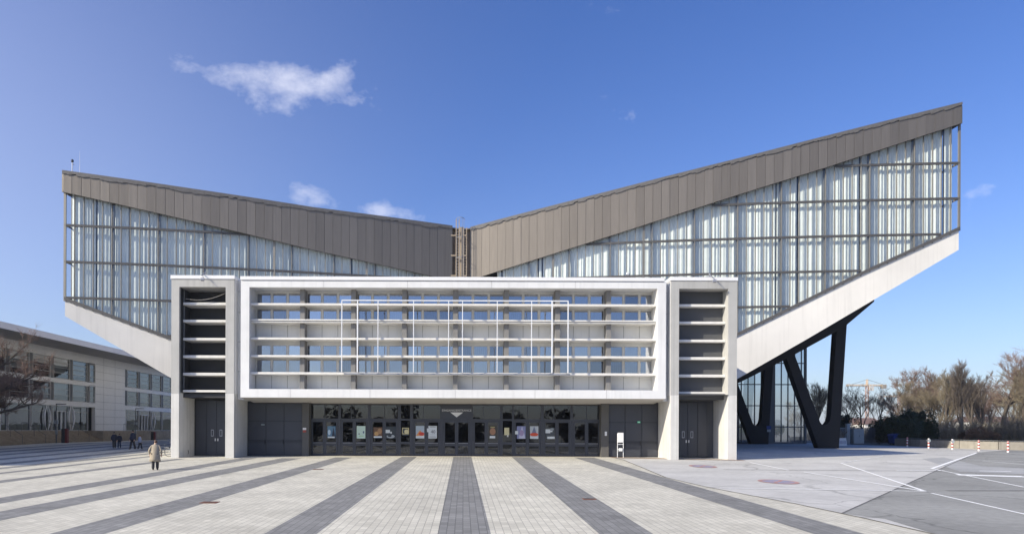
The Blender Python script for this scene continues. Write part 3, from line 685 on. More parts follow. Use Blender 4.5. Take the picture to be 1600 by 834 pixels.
for tp, bt in prow:
    h = Zw(tp)-Zw(bt); g = MB(); g.box(-.575, .575, -.025, 0, .0, h); me = g.mesh('spandrel_panel', MT['white2'])
    for k in range(8):
        for j in (-1, 0, 1): inst('spandrel_panel', me, ent, ((XC[k]+XC[k+1])/2+j*1.182, BW-53, Zw(bt)))
g = MB()
for tp, bt in prow:
    for k in range(8):
        for j in (-1.5, -.5, .5, 1.5): x = (XC[k]+XC[k+1])/2+j*1.182; g.box(x-.014, x+.014, BW-.029, BW-.001, Zw(bt), Zw(tp)+.01)
eb(g, 'panel_joint', MT['column'])
g = MB()
for x0_, x1_ in ((-16.66, BX0-.01), (BX1+.01, 15.03)):
    for py in (453.5, 486.5, 533, 580): g.box(x0_, x1_, 51.94, 51.949, Z(py)-.012, Z(py)+.012)
eb(g, 'joint_line', MT['column'])
sl = 51.5/F; Zl = lambda py: EYE+(CY-py)*sl
lt = [(474.4, 477.6), (499.4, 501.6), (528.0, 531.2), (555.4, 558.6), (582.0, 585.4)]
for a, b in lt:
    g = MB(); g.box(OX0+.01, OX1-.01, 51.5, BW-.005, Zl(b), Zl(a)); eb(g, 'ledge', MT['ledge'], bevel=.012)
g = MB(); g.box(OX0+.01, OX1-.01, 51.58, BW-.006, Zl(504.4), Zl(502.2)); eb(g, 'ledge', MT['ledge'], bevel=.012)
for k in range(1, 8):
    zs_ = [zob]+[v for a, b in reversed(lt) for v in (Zl(b), Zl(a))]+[zot]; x = XC[k]
    g = MB()
    for i in range(0, len(zs_), 2):
        lo = zs_[i]; hi = zs_[i+1]
        if abs(hi-Zl(501.6)) < .01: hi = Zl(504.4)
        g.box(x-.17, x+.17, 51.92, BW-.004, lo, hi)
    eb(g, 'column', MT['column'])
# ground floor
Yd = 54.4
def gate(x0, x1, name):
    n = 3; w = (x1-x0)/n
    b = MB(); b.box(x0, x1, Yd, Yd+.12, -.1, 4.2); o = eb(b, name, MT['gate'])
    g = MB()
    for k in range(n):
        a = x0+k*w
        for z0, z1 in ((.05, 1.02), (1.22, 2.62), (2.72, 4.0)): g.box(a+.05, a+w-.05, Yd-.03, Yd-.002, z0, z1)
        g.box(a+.03, a+w-.06, Yd-.05, Yd-.031, 1.06, 1.10)
    eb(g, 'gate_panels', MT['gatef'], o); 
    h = MB()
    for k in (1, 2): h.box(x0+k*w-.12, x0+k*w-.06, Yd-.12, Yd-.052, .9, 1.25)
    eb(h, 'gate_handle', MT['black'], o)
gate(-16.66, -12.42, 'folding_gate'); gate(11.2, 15.04, 'folding_gate')
for a, b in ((-12.42, -11.9), (10.62, 11.2)):
    g = MB(); g.box(a, b, 54.2, 55.4, -.1, 4.15); eb(g, 'pier', MT['brownpier'])
YG = 55.0; sg_ = YG/F; Xg = lambda px: (px-CX)*sg_; Zg = lambda py: EYE+(CY-py)*sg_
g = MB(); g.box(-11.9, 10.62, YG-.05, YG+.25, Zg(632), 4.15); eb(g, 'header', MT['brownpier'])
mods = [(486, 528.5), (532.7, 574.8), (579.5, 621.5), (645.5, 687.5), (692.5, 734.5), (739, 781), (803, 845), (849.3, 891), (895.3, 937.5)]
narrow = [(626.5, 640.5), (785.5, 800)]
fr = MB(); allm = sorted(mods+narrow); zT = Zg(632); zD = Zg(655.5)
edges = [-11.9]+[v for m_ in allm for v in (Xg(m_[0]), Xg(m_[1]))]+[10.62]
for i in range(0, len(edges), 2):
    if edges[i+1]-edges[i] > .02: fr.box(edges[i], edges[i+1], YG-.06, YG+.1, 0, zT)
for a, b in allm:
    fr.box(Xg(a), Xg(b), YG-.06, YG+.1, zD-.07, zD+.07); fr.box(Xg(a), Xg(b), YG-.05, YG+.1, zT-.05, zT+.01); fr.box(Xg(a), Xg(b), YG-.04, YG+.1, 0, .06)
for a, b in narrow: fr.box(Xg(a), Xg(b), YG-.055, YG+.1, .92, 1.1)
for i, (a, b) in enumerate(mods):
    if i != 4: m_ = Xg(a+(b-a)*(.38 if i % 2 else .5)); fr.box(m_-.02, m_+.02, YG-.04, YG+.08, zD+.07, zT-.05)
sf = eb(fr, 'entrance_screen', MT['gatef'])
def fpane(a, b, z0, z1): gp_ = MB(); gp_.box(Xg(a), Xg(b), YG+.02, YG+.03, z0, z1); eb(gp_, 'fixed_pane', MT['dglass'], sf)
for i, (a, b) in enumerate(mods):
    if i != 4: fpane(a, b, zD, zT)
for a, b in narrow: fpane(a, b, .06, .92); fpane(a, b, 1.1, zD); fpane(a, b, zD, zT)
# one door leaf, copied
dw = 1.03; dh = zD-.08
d = MB(); t = .13
d.box(0, t, -.03, .03, .03, dh); d.box(dw-t, dw, -.03, .03, .03, dh); d.box(t, dw-t, -.03, .03, .03, .18); d.box(t, dw-t, -.03, .03, .78, 1.06); d.box(t, dw-t, -.03, .03, dh-.12, dh)
dm = d.mesh('entrance_door', MT['gatef'])
g = MB(); g.box(t, dw-t, -.005, .005, .18, .78); g.box(t, dw-t, -.005, .005, 1.06, dh-.12); gm_ = g.mesh('glass', MT['dglass'])
g = MB(); g.tube([(.14, -.10, 1.0), (dw-.14, -.10, 1.0)], .022, 8); g.box(.14, .18, -.1, -.03, .98, 1.02); g.box(dw-.18, dw-.14, -.1, -.03, .98, 1.02); hm_ = g.mesh('push_bar', MT['rail'])
for a, b in mods:
    xm = (Xg(a)+Xg(b))/2
    for x in (xm-dw-.004, xm+.004):
        o = inst('entrance_door', dm, ent, (x, YG-53, 0)); inst('glass', gm_, o); inst('push_bar', hm_, o)
# entrance sign
sp = empty('entrance_sign', (Xg(713.5), YG-.08, zD), 0, 'dark sign panel reading EINGANG/ENTRANCE with a white arrow over the middle doors', 'sign')
g = MB(); w = Xg(734.5)-Xg(692.5); g.box(-w/2, w/2, -.03, .03, .08, zT-zD-.06); g.build('panel', MT['gatef'], sp)
text_mesh('EINGANG/ENTRANCE', .225, MT['rwhite'], sp, (0, -.036, .66), bold=.0, space=1.05)
g = MB(); g.prism([(-.5, .58), (0, .20), (.5, .58)], -.04, -.031); g.build('arrow', MT['rwhite'], sp)

# posters on the doors: plain generic designs
rp = random.Random(5)
def poster(px0, px1, py0, py1, label, base, shapes, group='posters taped to the entrance doors'):
    x0, x1, z0, z1 = Xg(px0), Xg(px1), Zg(py1), Zg(py0); p = empty('poster', (x0, YG-.04, z0), 0, label, 'poster', group); w = x1-x0; h = z1-z0
    g = MB(); g.box(0, w, -.006, 0, 0, h); g.build('sheet', flat('poster_ground', base), p)
    for i, (kind, a, b, c, d_, col) in enumerate(shapes):
        g = MB(); y = -.008-.001*i
        if kind == 'r': g.box(a*w, c*w, y, y+.0008, b*h, d_*h)
        elif kind == 't': g.prism([(a*w, b*h), (c*w, b*h), ((a+c)/2*w, d_*h)], y, y+.0008)
        elif kind == 'e': g.prism([((a+c)/2*w+(c-a)/2*w*math.cos(t_*math.pi/8), (b+d_)/2*h+(d_-b)/2*h*math.sin(t_*math.pi/8)) for t_ in range(16)], y, y+.0008)
        g.build('print', flat('print_ink', col), p)
    return p
W_ = (.62,.66,.68)
poster(511.8,524.4,666,684.5,'poster with a dark slanted figure on pale blue, on the leftmost door pair',(.10,.20,.30),[('t',.5,0,1,.9,(.02,.03,.06)),('e',.05,.25,.4,.7,(.5,.62,.72)),('r',.05,0,.9,.12,W_)])
poster(557.5,571,665.6,685,'pale green poster with a few small dark marks',(.52,.66,.58),[('e',.2,.3,.35,.42,(.1,.15,.15)),('e',.7,.4,.88,.6,(.08,.12,.2)),('r',.25,.15,.8,.22,(.35,.55,.3))])
poster(583.5,597.5,667.5,684,'brown and orange poster with a white foot',(.13,.07,.04),[('e',.1,.2,.6,.6,(.5,.3,.12)),('e',.45,.35,.95,.9,(.35,.2,.1)),('r',.05,0,.95,.16,W_)])
poster(602.7,618.5,666,685,'dark poster with white sheet and pale curved shapes',(.03,.04,.05),[('r',0,.45,.42,.72,W_),('e',.45,.4,.62,.58,(.6,.62,.6)),('e',.1,.03,.9,.32,(.35,.38,.4)),('e',.2,.12,.6,.38,(.03,.04,.05))])
poster(628.5,639,667.5,680,'small yellow outlined notice on the narrow pane left of the middle',(.05,.06,.07),[('r',.0,.15,1,.95,(.55,.48,.25)),('r',.1,.25,.85,.85,(.04,.05,.06)),('e',.3,.2,.95,.75,(.62,.55,.32))])
poster(649.7,663,665,684.5,'poster with a red and orange sweep over grey and a white foot',(.38,.45,.52),[('t',0,.2,1,.65,(.65,.28,.08)),('e',.35,.22,1,.5,(.55,.05,.03)),('r',0,0,1,.2,W_)])
pz = poster(669.5,682.7,665,684.5,'white poster with thin lines of black print and the number 40',W_,[('r',.15,.9,.85,.94,(.1,.1,.1)),('r',-.18,.5,.1,.8,W_),('r',.1,.1,.9,.14,(.1,.1,.1)),('r',.15,.28,.85,.32,(.45,.5,.5))])
text_mesh('40', .36, MT['trous'], pz, (.36, -.014, .40), name='print')
poster(764,775.5,664,684,'dark poster with orange shape and small white label, right of the middle doors',(.04,.035,.03),[('e',.1,.25,.9,.8,(.32,.17,.10)),('r',.1,.0,.85,.18,W_),('r',.2,.82,.8,.9,(.35,.33,.15))])
poster(788,795.5,667.5,679,'plain yellow notice on the narrow pane right of the middle',(.60,.55,.33),[('r',.55,-.25,.85,.02,(.6,.6,.55))])
poster(807.5,821,665,684.5,'blue and lilac poster with a white note stuck over its edge',(.22,.24,.42),[('t',.2,0,1,1,(.5,.5,.62)),('e',.3,.2,.8,.7,(.33,.25,.42)),('r',-.2,.35,.15,.62,W_)])
poster(828,841,665,684.5,'pale poster with a red wave low on a dark blue figure',(.45,.48,.52),[('t',.2,.4,.8,1,(.15,.18,.28)),('e',0,.2,1,.48,(.6,.08,.03)),('r',.05,0,1,.18,W_)])
poster(853,866.5,667,684.5,'white note above a broad pale band on a dark poster',(.06,.07,.08),[('r',-.05,.5,.5,.85,W_),('r',.5,.6,.75,.72,W_),('r',.15,.0,1,.2,W_),('e',.5,.72,.9,.95,(.25,.28,.3))])

# small wall things
def small(name, px, py, Y, w, h, m, label, cat, d=.06, group=None):
    p = at(px, py, Y); g = MB(); g.box(-w/2, w/2, -d, 0, -h/2, h/2); o = g.build(name, m, bevel=.008); o.location = p; return tag(o, label, cat, group)
k_ = small('keypad', 476, 669.5, 54.19, .26, .17, MT['rwhite'], 'white keypad box on the left pier, a red cover under it', 'keypad')
g = MB(); g.box(-.12, .12, -.05, 0, -.26, -.10); g.build('red_cover', MT['red'], k_, bevel=.01)
small('call_box', 946.5, 677, 54.19, .16, .32, MT['rwhite'], 'white intercom box on the right pier of the entrance', 'intercom')
a = small('exit_sign', 998, 659, Yd-.04, .22, .13, flat('exit_green', (.05,.40,.22), .5, .25), 'small green emergency exit sign on the right folding gate', 'sign')
g = MB(); g.prism([(-.08, .02), (.02, .02), (.02, .05), (.08, 0), (.02, -.05), (.02, -.02), (-.08, -.02)], -.064, -.061); g.build('arrow', MT['rwhite'], a)
small('door_plate', 411, 663, Yd-.04, .26, .12, mat('dull_plate', (.22,.26,.27), .5), 'small pale plate on the left folding gate', 'sign')
# white notice stand
sp = Vector(((969.5-CX)*53.3/F, 53.3, gz(53.3))); n = empty('notice_stand', sp, 0, 'white notice board on two thin posts by the right gate', 'sign')
s_ = sp.y/F
g = MB(); g.tube([(-.22,0,0),(-.22,0,1.85)], .025, 8); n1 = g.build('post', MT['tube'], n); g = MB(); g.tube([(.22,0,0),(.22,0,1.85)], .025, 8); g.build('post', MT['tube'], n)
g = MB(); g.box(-.22, .22, -.05, -.028, 1.16, 1.90); g.build('board', MT['capw'], n, bevel=.01); g = MB(); g.box(-.14, .14, -.09, -.02, .50, .74); g.build('leaflet_box', MT['capw'], n, bevel=.01); g = MB(); g.box(-.24, .24, -.03, .03, .62, .66); g.box(-.24, .24, -.02, .02, 1.0, 1.04); g.build('crossbar', MT['tube'], n)

# ================================================================== SIDE TOWERS
def tower(X0, X1, O0, O1, label, back, recess, dx0, dx1, joints):
    Yt = 51.2; st_ = Yt/F; Zt = lambda py: EYE+(CY-py)*st_
    T = empty('stair_tower', ((X0+X1)/2, Yt, 0), 0, label, 'tower', 'grey towers flanking the entrance block')
    def tb(mb, name, m, parent=None, **k):
        o = mb.build(name, m, parent or T, **k)
        if parent is None: o.location = (-(X0+X1)/2, -Yt, 0)
        return o
    zT, zC, zO, zM = Zt(431.6), Zt(437.8), Zt(449.6), Zt(616)
    g = MB(); g.box(X0, O0, Yt, 60, zM, zC); g.box(O1, X1, Yt, 60, zM, zC); g.box(O0, O1, Yt, back+.5, zO, zC); g.box(O0, O1, back, back+.3, 4.62, zO)
    tb(g, 'upper_wall', MT['greyw'])
    g = MB(); g.box(X0, O0, Yt+.004, 60, -.4, zM); g.box(O1, X1, Yt+.004, 60, -.4, zM); tb(g, 'base_wall', MT['basew'])
    g = MB(); g.box(X0-.05, X1+.05, Yt-.06, 60, zC+.02, zT); tb(g, 'roof_capping', MT['capw'], bevel=.02)
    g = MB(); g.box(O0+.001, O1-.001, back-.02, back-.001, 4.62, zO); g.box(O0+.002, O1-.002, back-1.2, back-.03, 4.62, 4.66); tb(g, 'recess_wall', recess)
    g = MB()
    for s in (O0+.003, O1-.006) if X0 < 0 else (): g.box(s, s+.004, Yt+.25, back, 4.7, zO-.003)
    if g.f: tb(g, 'recess_shade_sheet', recess)  # dark jamb sheets added where the left recess lies in shade
    for a, b in ((473.8, 477.8), (500.8, 504.6), (529.0, 532.8), (556.2, 560.4), (583.4, 587.6), (610.3, 613.8)):
        zz = lambda py: EYE+(CY-py)*(51.75/F)
        g = MB(); g.box(O0+.07, O1-.005, 51.75, back-.021, zz(b), zz(a)); tb(g, 'ledge', MT['ledge'], bevel=.012)
    Yb = 54.2
    g = MB(); g.box(O0, O1, 52.0, Yb+.3, 4.35, 4.62); g.box(O0, O1, Yb+.0, Yb+.3, 0, 4.36); tb(g, 'niche_wall', MT['darkgrey'] if X0 > 0 else MT['black'])  # left niche takes the darker copy, its shade put into the colour
    if joints:
        g = MB(); xx = X1 if X0 < 0 else X0
        for py in (453.0, 486.5, 533, 580): g.box(xx-.006, xx+.006, Yt+.02, 53.2, Zt(py)-.01, Zt(py)+.01)
        g.box(xx-.005, xx+.005, Yt+.05, Yt+.07, zM, zC)
        tb(g, 'panel_joints', MT['column'])
        g = MB(); s_ = -1 if X0 > 0 else 1; g.box(min(xx, xx+s_*.012), max(xx, xx+s_*.012), Yt+.1, 55, zM, zC); tb(g, 'side_cladding', MT['white'])
    # double door
    n = 4; w = (dx1-dx0)/n
    d = MB(); d.box(dx0-.0, dx1+.0, Yb-.06, Yb-.001, 0, 4.25); do = tb(d, 'double_door', MT['gate'])
    g = MB()
    for k in range(n): g.box(dx0+k*w+.02, dx0+(k+1)*w-.02, Yb-.1, Yb-.062, .04, 4.2)
    tb(g, 'door_panels', MT['gatef'], do)
    for k in (-1, 1):
        xm = (dx0+dx1)/2+k*.33
        g = MB(); g.box(xm-.10, xm+.10, Yb-.12, Yb-.101, 1.48, 2.0); o = tb(g, 'door_handle', MT['rail'], do)
        g = MB(); g.box(xm-.055, xm+.055, Yb-.125, Yb-.121, 1.54, 1.94); tb(g, 'handle_recess', MT['gate'], do)
        xm = (dx0+dx1)/2+k*.10; g = MB(); g.box(xm-.04, xm+.04, Yb-.13, Yb-.101, 1.12, 1.32); tb(g, 'lock_plate', MT['alu'], do)
    return T
T1 = tower(-21.27, -16.69, -20.70, -17.32, 'left tower, its louvred recess coloured almost black for shade above an anthracite door', 53.3, MT['black'], -20.55, -17.36, True)  # left recess colour darkened for its deeper shade; both towers share one paint
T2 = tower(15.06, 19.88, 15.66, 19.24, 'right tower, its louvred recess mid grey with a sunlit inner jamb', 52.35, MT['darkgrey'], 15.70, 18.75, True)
for X0, X1, lb_ in ((-20.2, -17.35, 'long warm tube lamp under the lowest ledge of the left tower'), (15.7, 18.7, 'long warm tube lamp under the lowest ledge of the right tower')):
    g = MB(); g.box(X0, X1, 52.1, 52.25, 4.42-.0, 4.52); o = g.build('tube_lamp', MT['lamp']); tag(o, lb_, 'lamp', 'tube lamps over the tower doors')
    g = MB(); g.box((X0+X1)/2-.08, (X0+X1)/2+.08, 52.05, 52.3, 4.40, 4.56); g.build('clip', MT['gate'], o)
g = MB(); g.tube([(-20.62, 51.9, 5.0), (-20.62, 51.9, 12.3)], .05, 8); tag(g.build('downpipe', MT['steel']), 'dark vertical pipe inside the left tower recess', 'pipe')
g = MB(); pts = []
for k in range(13): t_ = k/12; p = at(290+62*t_, 466.5+4*math.sin(min(1, t_*2)*0)-8.5*t_*t_+3.5*math.sin(t_*3.14), 51.55); pts.append(p)
g.tube(pts, .018, 6); tag(g.build('slack_cable', MT['cable']), 'pale cable sagging across the top of the left tower recess', 'cable')
for px, lb_ in ((318, 'floodlight bracketed over the edge of the left tower'), (1110, 'floodlight bracketed over the edge of the right tower')):
    X = (px-CX)*51.2/F; fl = empty('floodlight', (X, 51.15, 13.2), 0, lb_, 'floodlight', 'floodlights on the tower roofs')
    g = MB(); g.bar((0, .4, .0), (0, .4, .35), .06); g.bar((0, .4, .32), (-.05, -.35, -.1), .05); g.bar((.0, -.2, -.02), (.15, -.5, -.42), .04); g.build('bracket', MT['rail'], fl)
    g = MB(); c = Matrix.Translation((.08, -.45, -.42)) @ Matrix.Rotation(R(-35), 4, 'X')
    g.hexa([c @ Vector(v_) for v_ in ((-.14,-.08,-.10),(.14,-.08,-.10),(.10,.1,-.06),(-.10,.1,-.06),(-.14,-.08,.10),(.14,-.08,.10),(.10,.1,.06),(-.10,.1,.06))]); g.build('lamp_head', MT['rail'], fl, bevel=.01)
    g = MB(); g.box(-.3, .25, .3, .5, .05, .09); g.build('base', MT['rail'], fl)
p = at(981, 432, 51.6); cmr = empty('security_camera', p, 0, 'small white security camera on the roof edge of the white block', 'camera')
g = MB(); g.tube([(0,0,-.1),(0,0,.12)], .035, 8); g.build('stem', MT['gatef'], cmr); g = MB(); g.tube([(-.1,-.05,.22),(.06,-.02,.18)], .085, 10); g.build('housing', MT['capw'], cmr, smooth=False)
g = MB(); g.tube([(.06,-.02,.18),(.12,-.01,.165)], .06, 10); g.build('lens', MT['gate'], cmr)

# white tubular banner frame in front of the office front
Yf = 50.62; sF = Yf/F; XF = lambda px: (px-CX)*sF; ZF = lambda py: EYE+(CY-py)*sF
fr_ = empty('tube_rack', (XF(710), Yf, ZF(584)), 0, 'white tubular banner rack hung in front of the pale office ledges', 'rack')
def fb(g, name, m): o = g.build(name, m, fr_); o.location = -fr_.location; return o
g = MB(); g.box(XF(533.2), XF(887.5), Yf-.04, Yf+.04, ZF(470.5), ZF(468.9)); fb(g, 'top_rail', MT['tube'])
for px, w in ((533.5,.065),(558,.095),(590,.055),(645.6,.055),(700.3,.055),(722,.055),(776.3,.055),(830,.055),(862,.10),(887,.075)):
    g = MB(); g.box(XF(px)-w/2, XF(px)+w/2, Yf-.035, Yf+.035, ZF(581.5), ZF(470.6)); fb(g, 'upright', MT['tube'])
g = MB(); g.box((537-CX)*51.4/F, (890-CX)*51.4/F, 51.36, 51.49, Z(584.9), Z(582.6)); fb(g, 'bottom_rail', MT['rail'])
for px in (533.5, 558, 590, 645.6, 700.3, 722, 776.3, 830, 862, 887):
    for zz in (ZF(476), ZF(581)): g = MB(); g.box(XF(px)-.02, XF(px)+.02, Yf+.036, 51.36, zz-.02, zz+.02); fb(g, 'bracket', MT['rail'])

# iron covers in the paving
for px, py, w, lb_ in ((328, 784.5, .5, 'rusty drain cover in the dark stripe, nearest to the camera on the left'), (497.5, 733, .5, 'rusty drain cover in the stripe in front of the left gate'), (920.5, 779.3, .42, 'small rusty drain cover in the dark stripe right of the middle')):
    c = gp(px, py); g = MB(); g.slab([(c.x-w*.55, c.y-w*.5), (c.x+w*.55, c.y-w*.5), (c.x+w*.55, c.y+w*.5), (c.x-w*.55, c.y+w*.5)], c.z+.001, c.z+.016); o = tag(g.build('drain_cover', MT['rust']), lb_, 'drain cover', 'rusty drain covers in the paving')
    g = MB()
    for k in range(5): g.box(c.x-w*.42, c.x+w*.42, c.y-w*.4+k*w*.19, c.y-w*.4+k*w*.19+.03, c.z+.017, c.z+.019)
    g.build('slots', MT['gate'], o)

# ================================================================== LEFT EXHIBITION BUILDING
ex = empty('exhibition_building', (-50, 90, 1.78), 0, 'long pale three storey glass fronted building under a silver roof edge on the left', 'building')
def xb(g, name, m, parent=None, **k):
    o = g.build(name, m, parent or ex, **k)
    if parent is None: o.location = (50, -90, -1.78)
    return o
XW = -50.0; TZ = 1.78; Y0x, Y1x = 34.0, 165.0
zb = dict(g0=TZ, g1=TZ+3.15, a0=TZ+3.75, a1=TZ+5.95, b0=TZ+6.45, b1=TZ+9.05, top=TZ+10.2)
pan0, pan1 = 95.0+.0, 101.3   # plain panelled stretch with narrow windows before it
g = MB()
for z0, z1 in ((zb['g1'], zb['a0']), (zb['a1'], zb['b0']), (zb['b1'], zb['top'])): g.box(XW-.5, XW, Y0x, Y1x, z0, z1)
g.box(XW-.5, XW+.001, 95.6, 104.2, TZ, zb['top']-.01)
xb(g, 'facade_panels', MT['fac'])
g = MB()
for k in range(9):
    z = TZ+.9+k*1.02; g.box(XW-.01, XW+.006, 95.65, 104.15, z, z+.025)
for y in (97.8, 101): g.box(XW-.01, XW+.006, y, y+.03, TZ, zb['top']-.05)
xb(g, 'panel_joints', MT['column'])
g = MB(); g.box(XW-16, XW-6, Y0x, Y1x, TZ-.1, zb['top']); xb(g, 'inner_wall', MT['inner'])
g = MB(); g.box(XW-6, XW-.5, Y0x, Y1x, zb['a0']-.35, zb['a0']-.1); g.box(XW-6, XW-.5, Y0x, Y1x, zb['b0']-.35, zb['b0']-.1); g.box(XW-16, XW+.2, Y0x, Y0x+.4, TZ, zb['top']); g.box(XW-16, XW, Y1x-.4, Y1x, TZ, zb['top']); xb(g, 'floor_slab', MT['greyw'])
# roof with silver overhang
g = MB(); g.hexa([(-46.9, Y0x-2, 12.2), (-46.9, Y1x+2, 12.2), (-80, Y1x+2, 13.6), (-80, Y0x-2, 13.6), (-47.2, Y0x-2, 12.95), (-47.2, Y1x+2, 12.95), (-80, Y1x+2, 14.1), (-80, Y0x-2, 14.1)])
r0 = xb(g, 'roof', MT['alu'])
g = MB(); g.quad((-46.95, Y0x-2, 12.19), (-46.95, Y1x+2, 12.19), (-50.2, Y1x+2, zb['top']-.15), (-50.2, Y0x-2, zb['top']-.15)); xb(g, 'eave_soffit', mat('eave_grey', (.42,.40,.38), .6), r0)
# windows per bay; storeys a, b and shop glazing; each a frame mesh with a pane
bay = 4.16; ylist = []
y = 104.3
while y < Y1x-bay: ylist.append(y); y += bay
y = 95.6-bay*.36; ylist.append(('n', y)); y -= .25
while y-bay > Y0x+1: y -= bay; ylist.append(y)
def wmesh(h, w, bars, pm):
    f = MB(); t = .07; f.box(-.2, .04, 0, t, 0, h); f.box(-.2, .04, w-t, w, 0, h); f.box(-.2, .04, t, w-t, 0, t); f.box(-.2, .04, t, w-t, h-t, h)
    for b in bars: f.box(-.1, .03, t, w-t, b*h-.025, b*h+.025)
    p = MB(); p.quad((-.08, t, t), (-.08, w-t, t), (-.08, w-t, h-t), (-.08, t, h-t)); return f.mesh('window', MT['frame']), p.mesh('pane', pm)
wA = wmesh(2.2, 3.55, (.3, .62), MT['sglass']); wB = wmesh(2.6, 3.55, (.28, .52, .76), MT['sglass']); wn_ = wmesh(2.4, 1.45, (.3, .7), MT['sglass']); wG = wmesh(3.15, 4.0, (.76,), MT['sglass'])
bl = MB(); bl.box(-.06, .02, 0, .6, 0, 2.6); blm = bl.mesh('wall_pier', MT['steel'])
shade = MB(); shade.quad((-.35, .1, .6), (-.35, 3.4, .6), (-.35, 3.4, 2.5), (-.35, .1, 2.5)); shm = shade.mesh('roller_blind', MT['fac'])
rr = random.Random(2)
dm_ = MB()
for z0 in (0,): 
    dm_.box(-.05, .1, 0, .09, 0, 2.45); dm_.box(-.05, .1, .95, 1.05, 0, 2.45); dm_.box(-.05, .1, 1.91, 2.0, 0, 2.45); dm_.box(-.05, .1, 0, 2.0, 2.36, 2.45)
dmm = dm_.mesh('glass_door', MT['rwhite'])
for i, it in enumerate(ylist):
    if isinstance(it, tuple):
        y = it[1]
        for z in (zb['a0']-.02, zb['b0']+.05, ): o = inst('window', wn_[0], ex, (XW+50, y-90, z-1.78)); inst('pane', wn_[1], o)
        continue
    for wm, z in ((wA, zb['a0']), (wB, zb['b0'])):
        o = inst('window', wm[0], ex, (XW+50, it-90+.3, z-1.78)); inst('pane', wm[1], o)
        q_ = inst('wall_pier', blm, ex, (XW+50, it-90-.31, z-1.78), sc=(1, 1, (wm is wA and .846) or 1))
        if rr.random() < .35: inst('roller_blind', shm, o)
    o = inst('shop_window', wG[0], ex, (XW+50, it-90+.06, 0)); inst('pane', wG[1], o)
    if i % 3 == 1: inst('glass_door', dmm, ex, (XW+50, it-90+.9, 0.01))
# inner curtains/displays seen in the shop front
for yy_, h_ in ((84.4, 2.9), (89.6, 3.0), (113.2, 2.9)):
    g = MB(); c = XW+.12
    for s in (-1, 1):
        pts = [(c, yy_+s*(.15+.45*math.sin(math.pi*t_/8)), TZ+.1+h_*t_/8) for t_ in range(9)]
        g.tube(pts, [.03+.09*math.sin(math.pi*t_/8) for t_ in range(9)], 6)
    tag(g.build('banner_sail', MT['rwhite']), {84.4: 'white lens shaped sail banner at the nearest shop window', 89.6: 'white sail banner beside the narrow windows of the left building', 113.2: 'white sail banner farthest along the left building front'}[yy_], 'banner', 'white sail banners at the left building')
# terrace and steps
g = MB(); nst = 9
g.box(-60, -47.2-2.6, 30, 168, -.2, TZ-.02)
for k in range(nst):
    xo = -47.2-.0-(k)*.29; g.box(-50.2, xo, 30, 92, gz(90)-1.5+.15*(k), .42+.151*(k+1)-.0)
g.box(-50.2, -47.1, 92, 168, -.3, TZ)
tag(g.build('terrace_steps', MT['stone']), kind='structure')
for i, yv in enumerate((62, 66.5, 71, 75.2, 79.4, 84, 88.6)):
    hr = empty('handrail', (-49.6, yv, TZ), 0, None, None)
    g = MB(); g.tube([(-.2, 0, 0), (-.2, 0, .95), (.2, 0, .95), (2.5, 0, -.45), (2.5, 0, -1.35)], .028, 6); g.build('rail', MT['steel'], hr)
    g = MB(); g.tube([(1.2, 0, -.7), (1.2, 0, .32)], .022, 6); g.build('post', MT['steel'], hr)
    tag(hr, 'thin dark metal handrail running down the sandstone steps', 'handrail', 'handrails on the steps')
hr = empty('terrace_handrail', (-47.4, 98.3, TZ), 0, 'thin handrail on the terrace before the plain panelled wall', 'handrail')
g = MB(); g.tube([(0, 0, 0), (0, 0, .95), (0, 3.5, .95), (0, 5, .2)], .028, 6); g.build('rail', MT['steel'], hr)
g = MB(); g.tube([(0, 3.2, 0), (0, 3.2, .95)], .022, 6); g.build('post', MT['steel'], hr)
# lamps and dark red pillars at the foot of the steps
for px, by, ty, lb_ in ((88, 691, 630, 'nearer grey street lamp by the steps on the left'), (212, 688, 638, 'farther grey street lamp before the left building')):
    X = -46.2; Y = -X*F/(CX-px); h = (by-ty)*Y/F; L = empty('street_lamp', (X, Y, .4), 0, lb_, 'street lamp', 'street lamps before the left building')
    g = MB(); g.tube([(0,0,0),(0,0,h)], [.07,.05], 8); g.build('pole', MT['steel'], L); g = MB(); g.box(-.05, 1.1, -.08, .08, h-.06, h+.05); g.build('lamp_head', MT['steel'], L, bevel=.02)
    g = MB(); g.box(-.25, .25, -.02, .02, 2.2, 2.6); g.box(-.1,.1,-.05,.05,1.0,1.5); g.build('plate', MT['cab'], L)
for px, by, ty, lb_ in ((102, 691.5, 669, 'nearer dark red advertising pillar at the foot of the steps'), (240.3, 687, 674, 'farther dark red pillar left of the tower')):
    X = -45.8; Y = -X*F/(CX-px); h = (by-ty)*Y/F; L = empty('advertising_pillar', (X, Y, .4), 0, lb_, 'pillar', 'dark red pillars at the foot of the steps')
    g = MB(); g.box(-.35, .05, -.2, .2, 0, h); g.build('dark_slab', MT['black'], L, bevel=.02); g = MB(); g.box(.051, .30, -.2, .2, 0, h); g.build('red_slab', mat('dark_red', (.16,.02,.02), .5), L, bevel=.02)

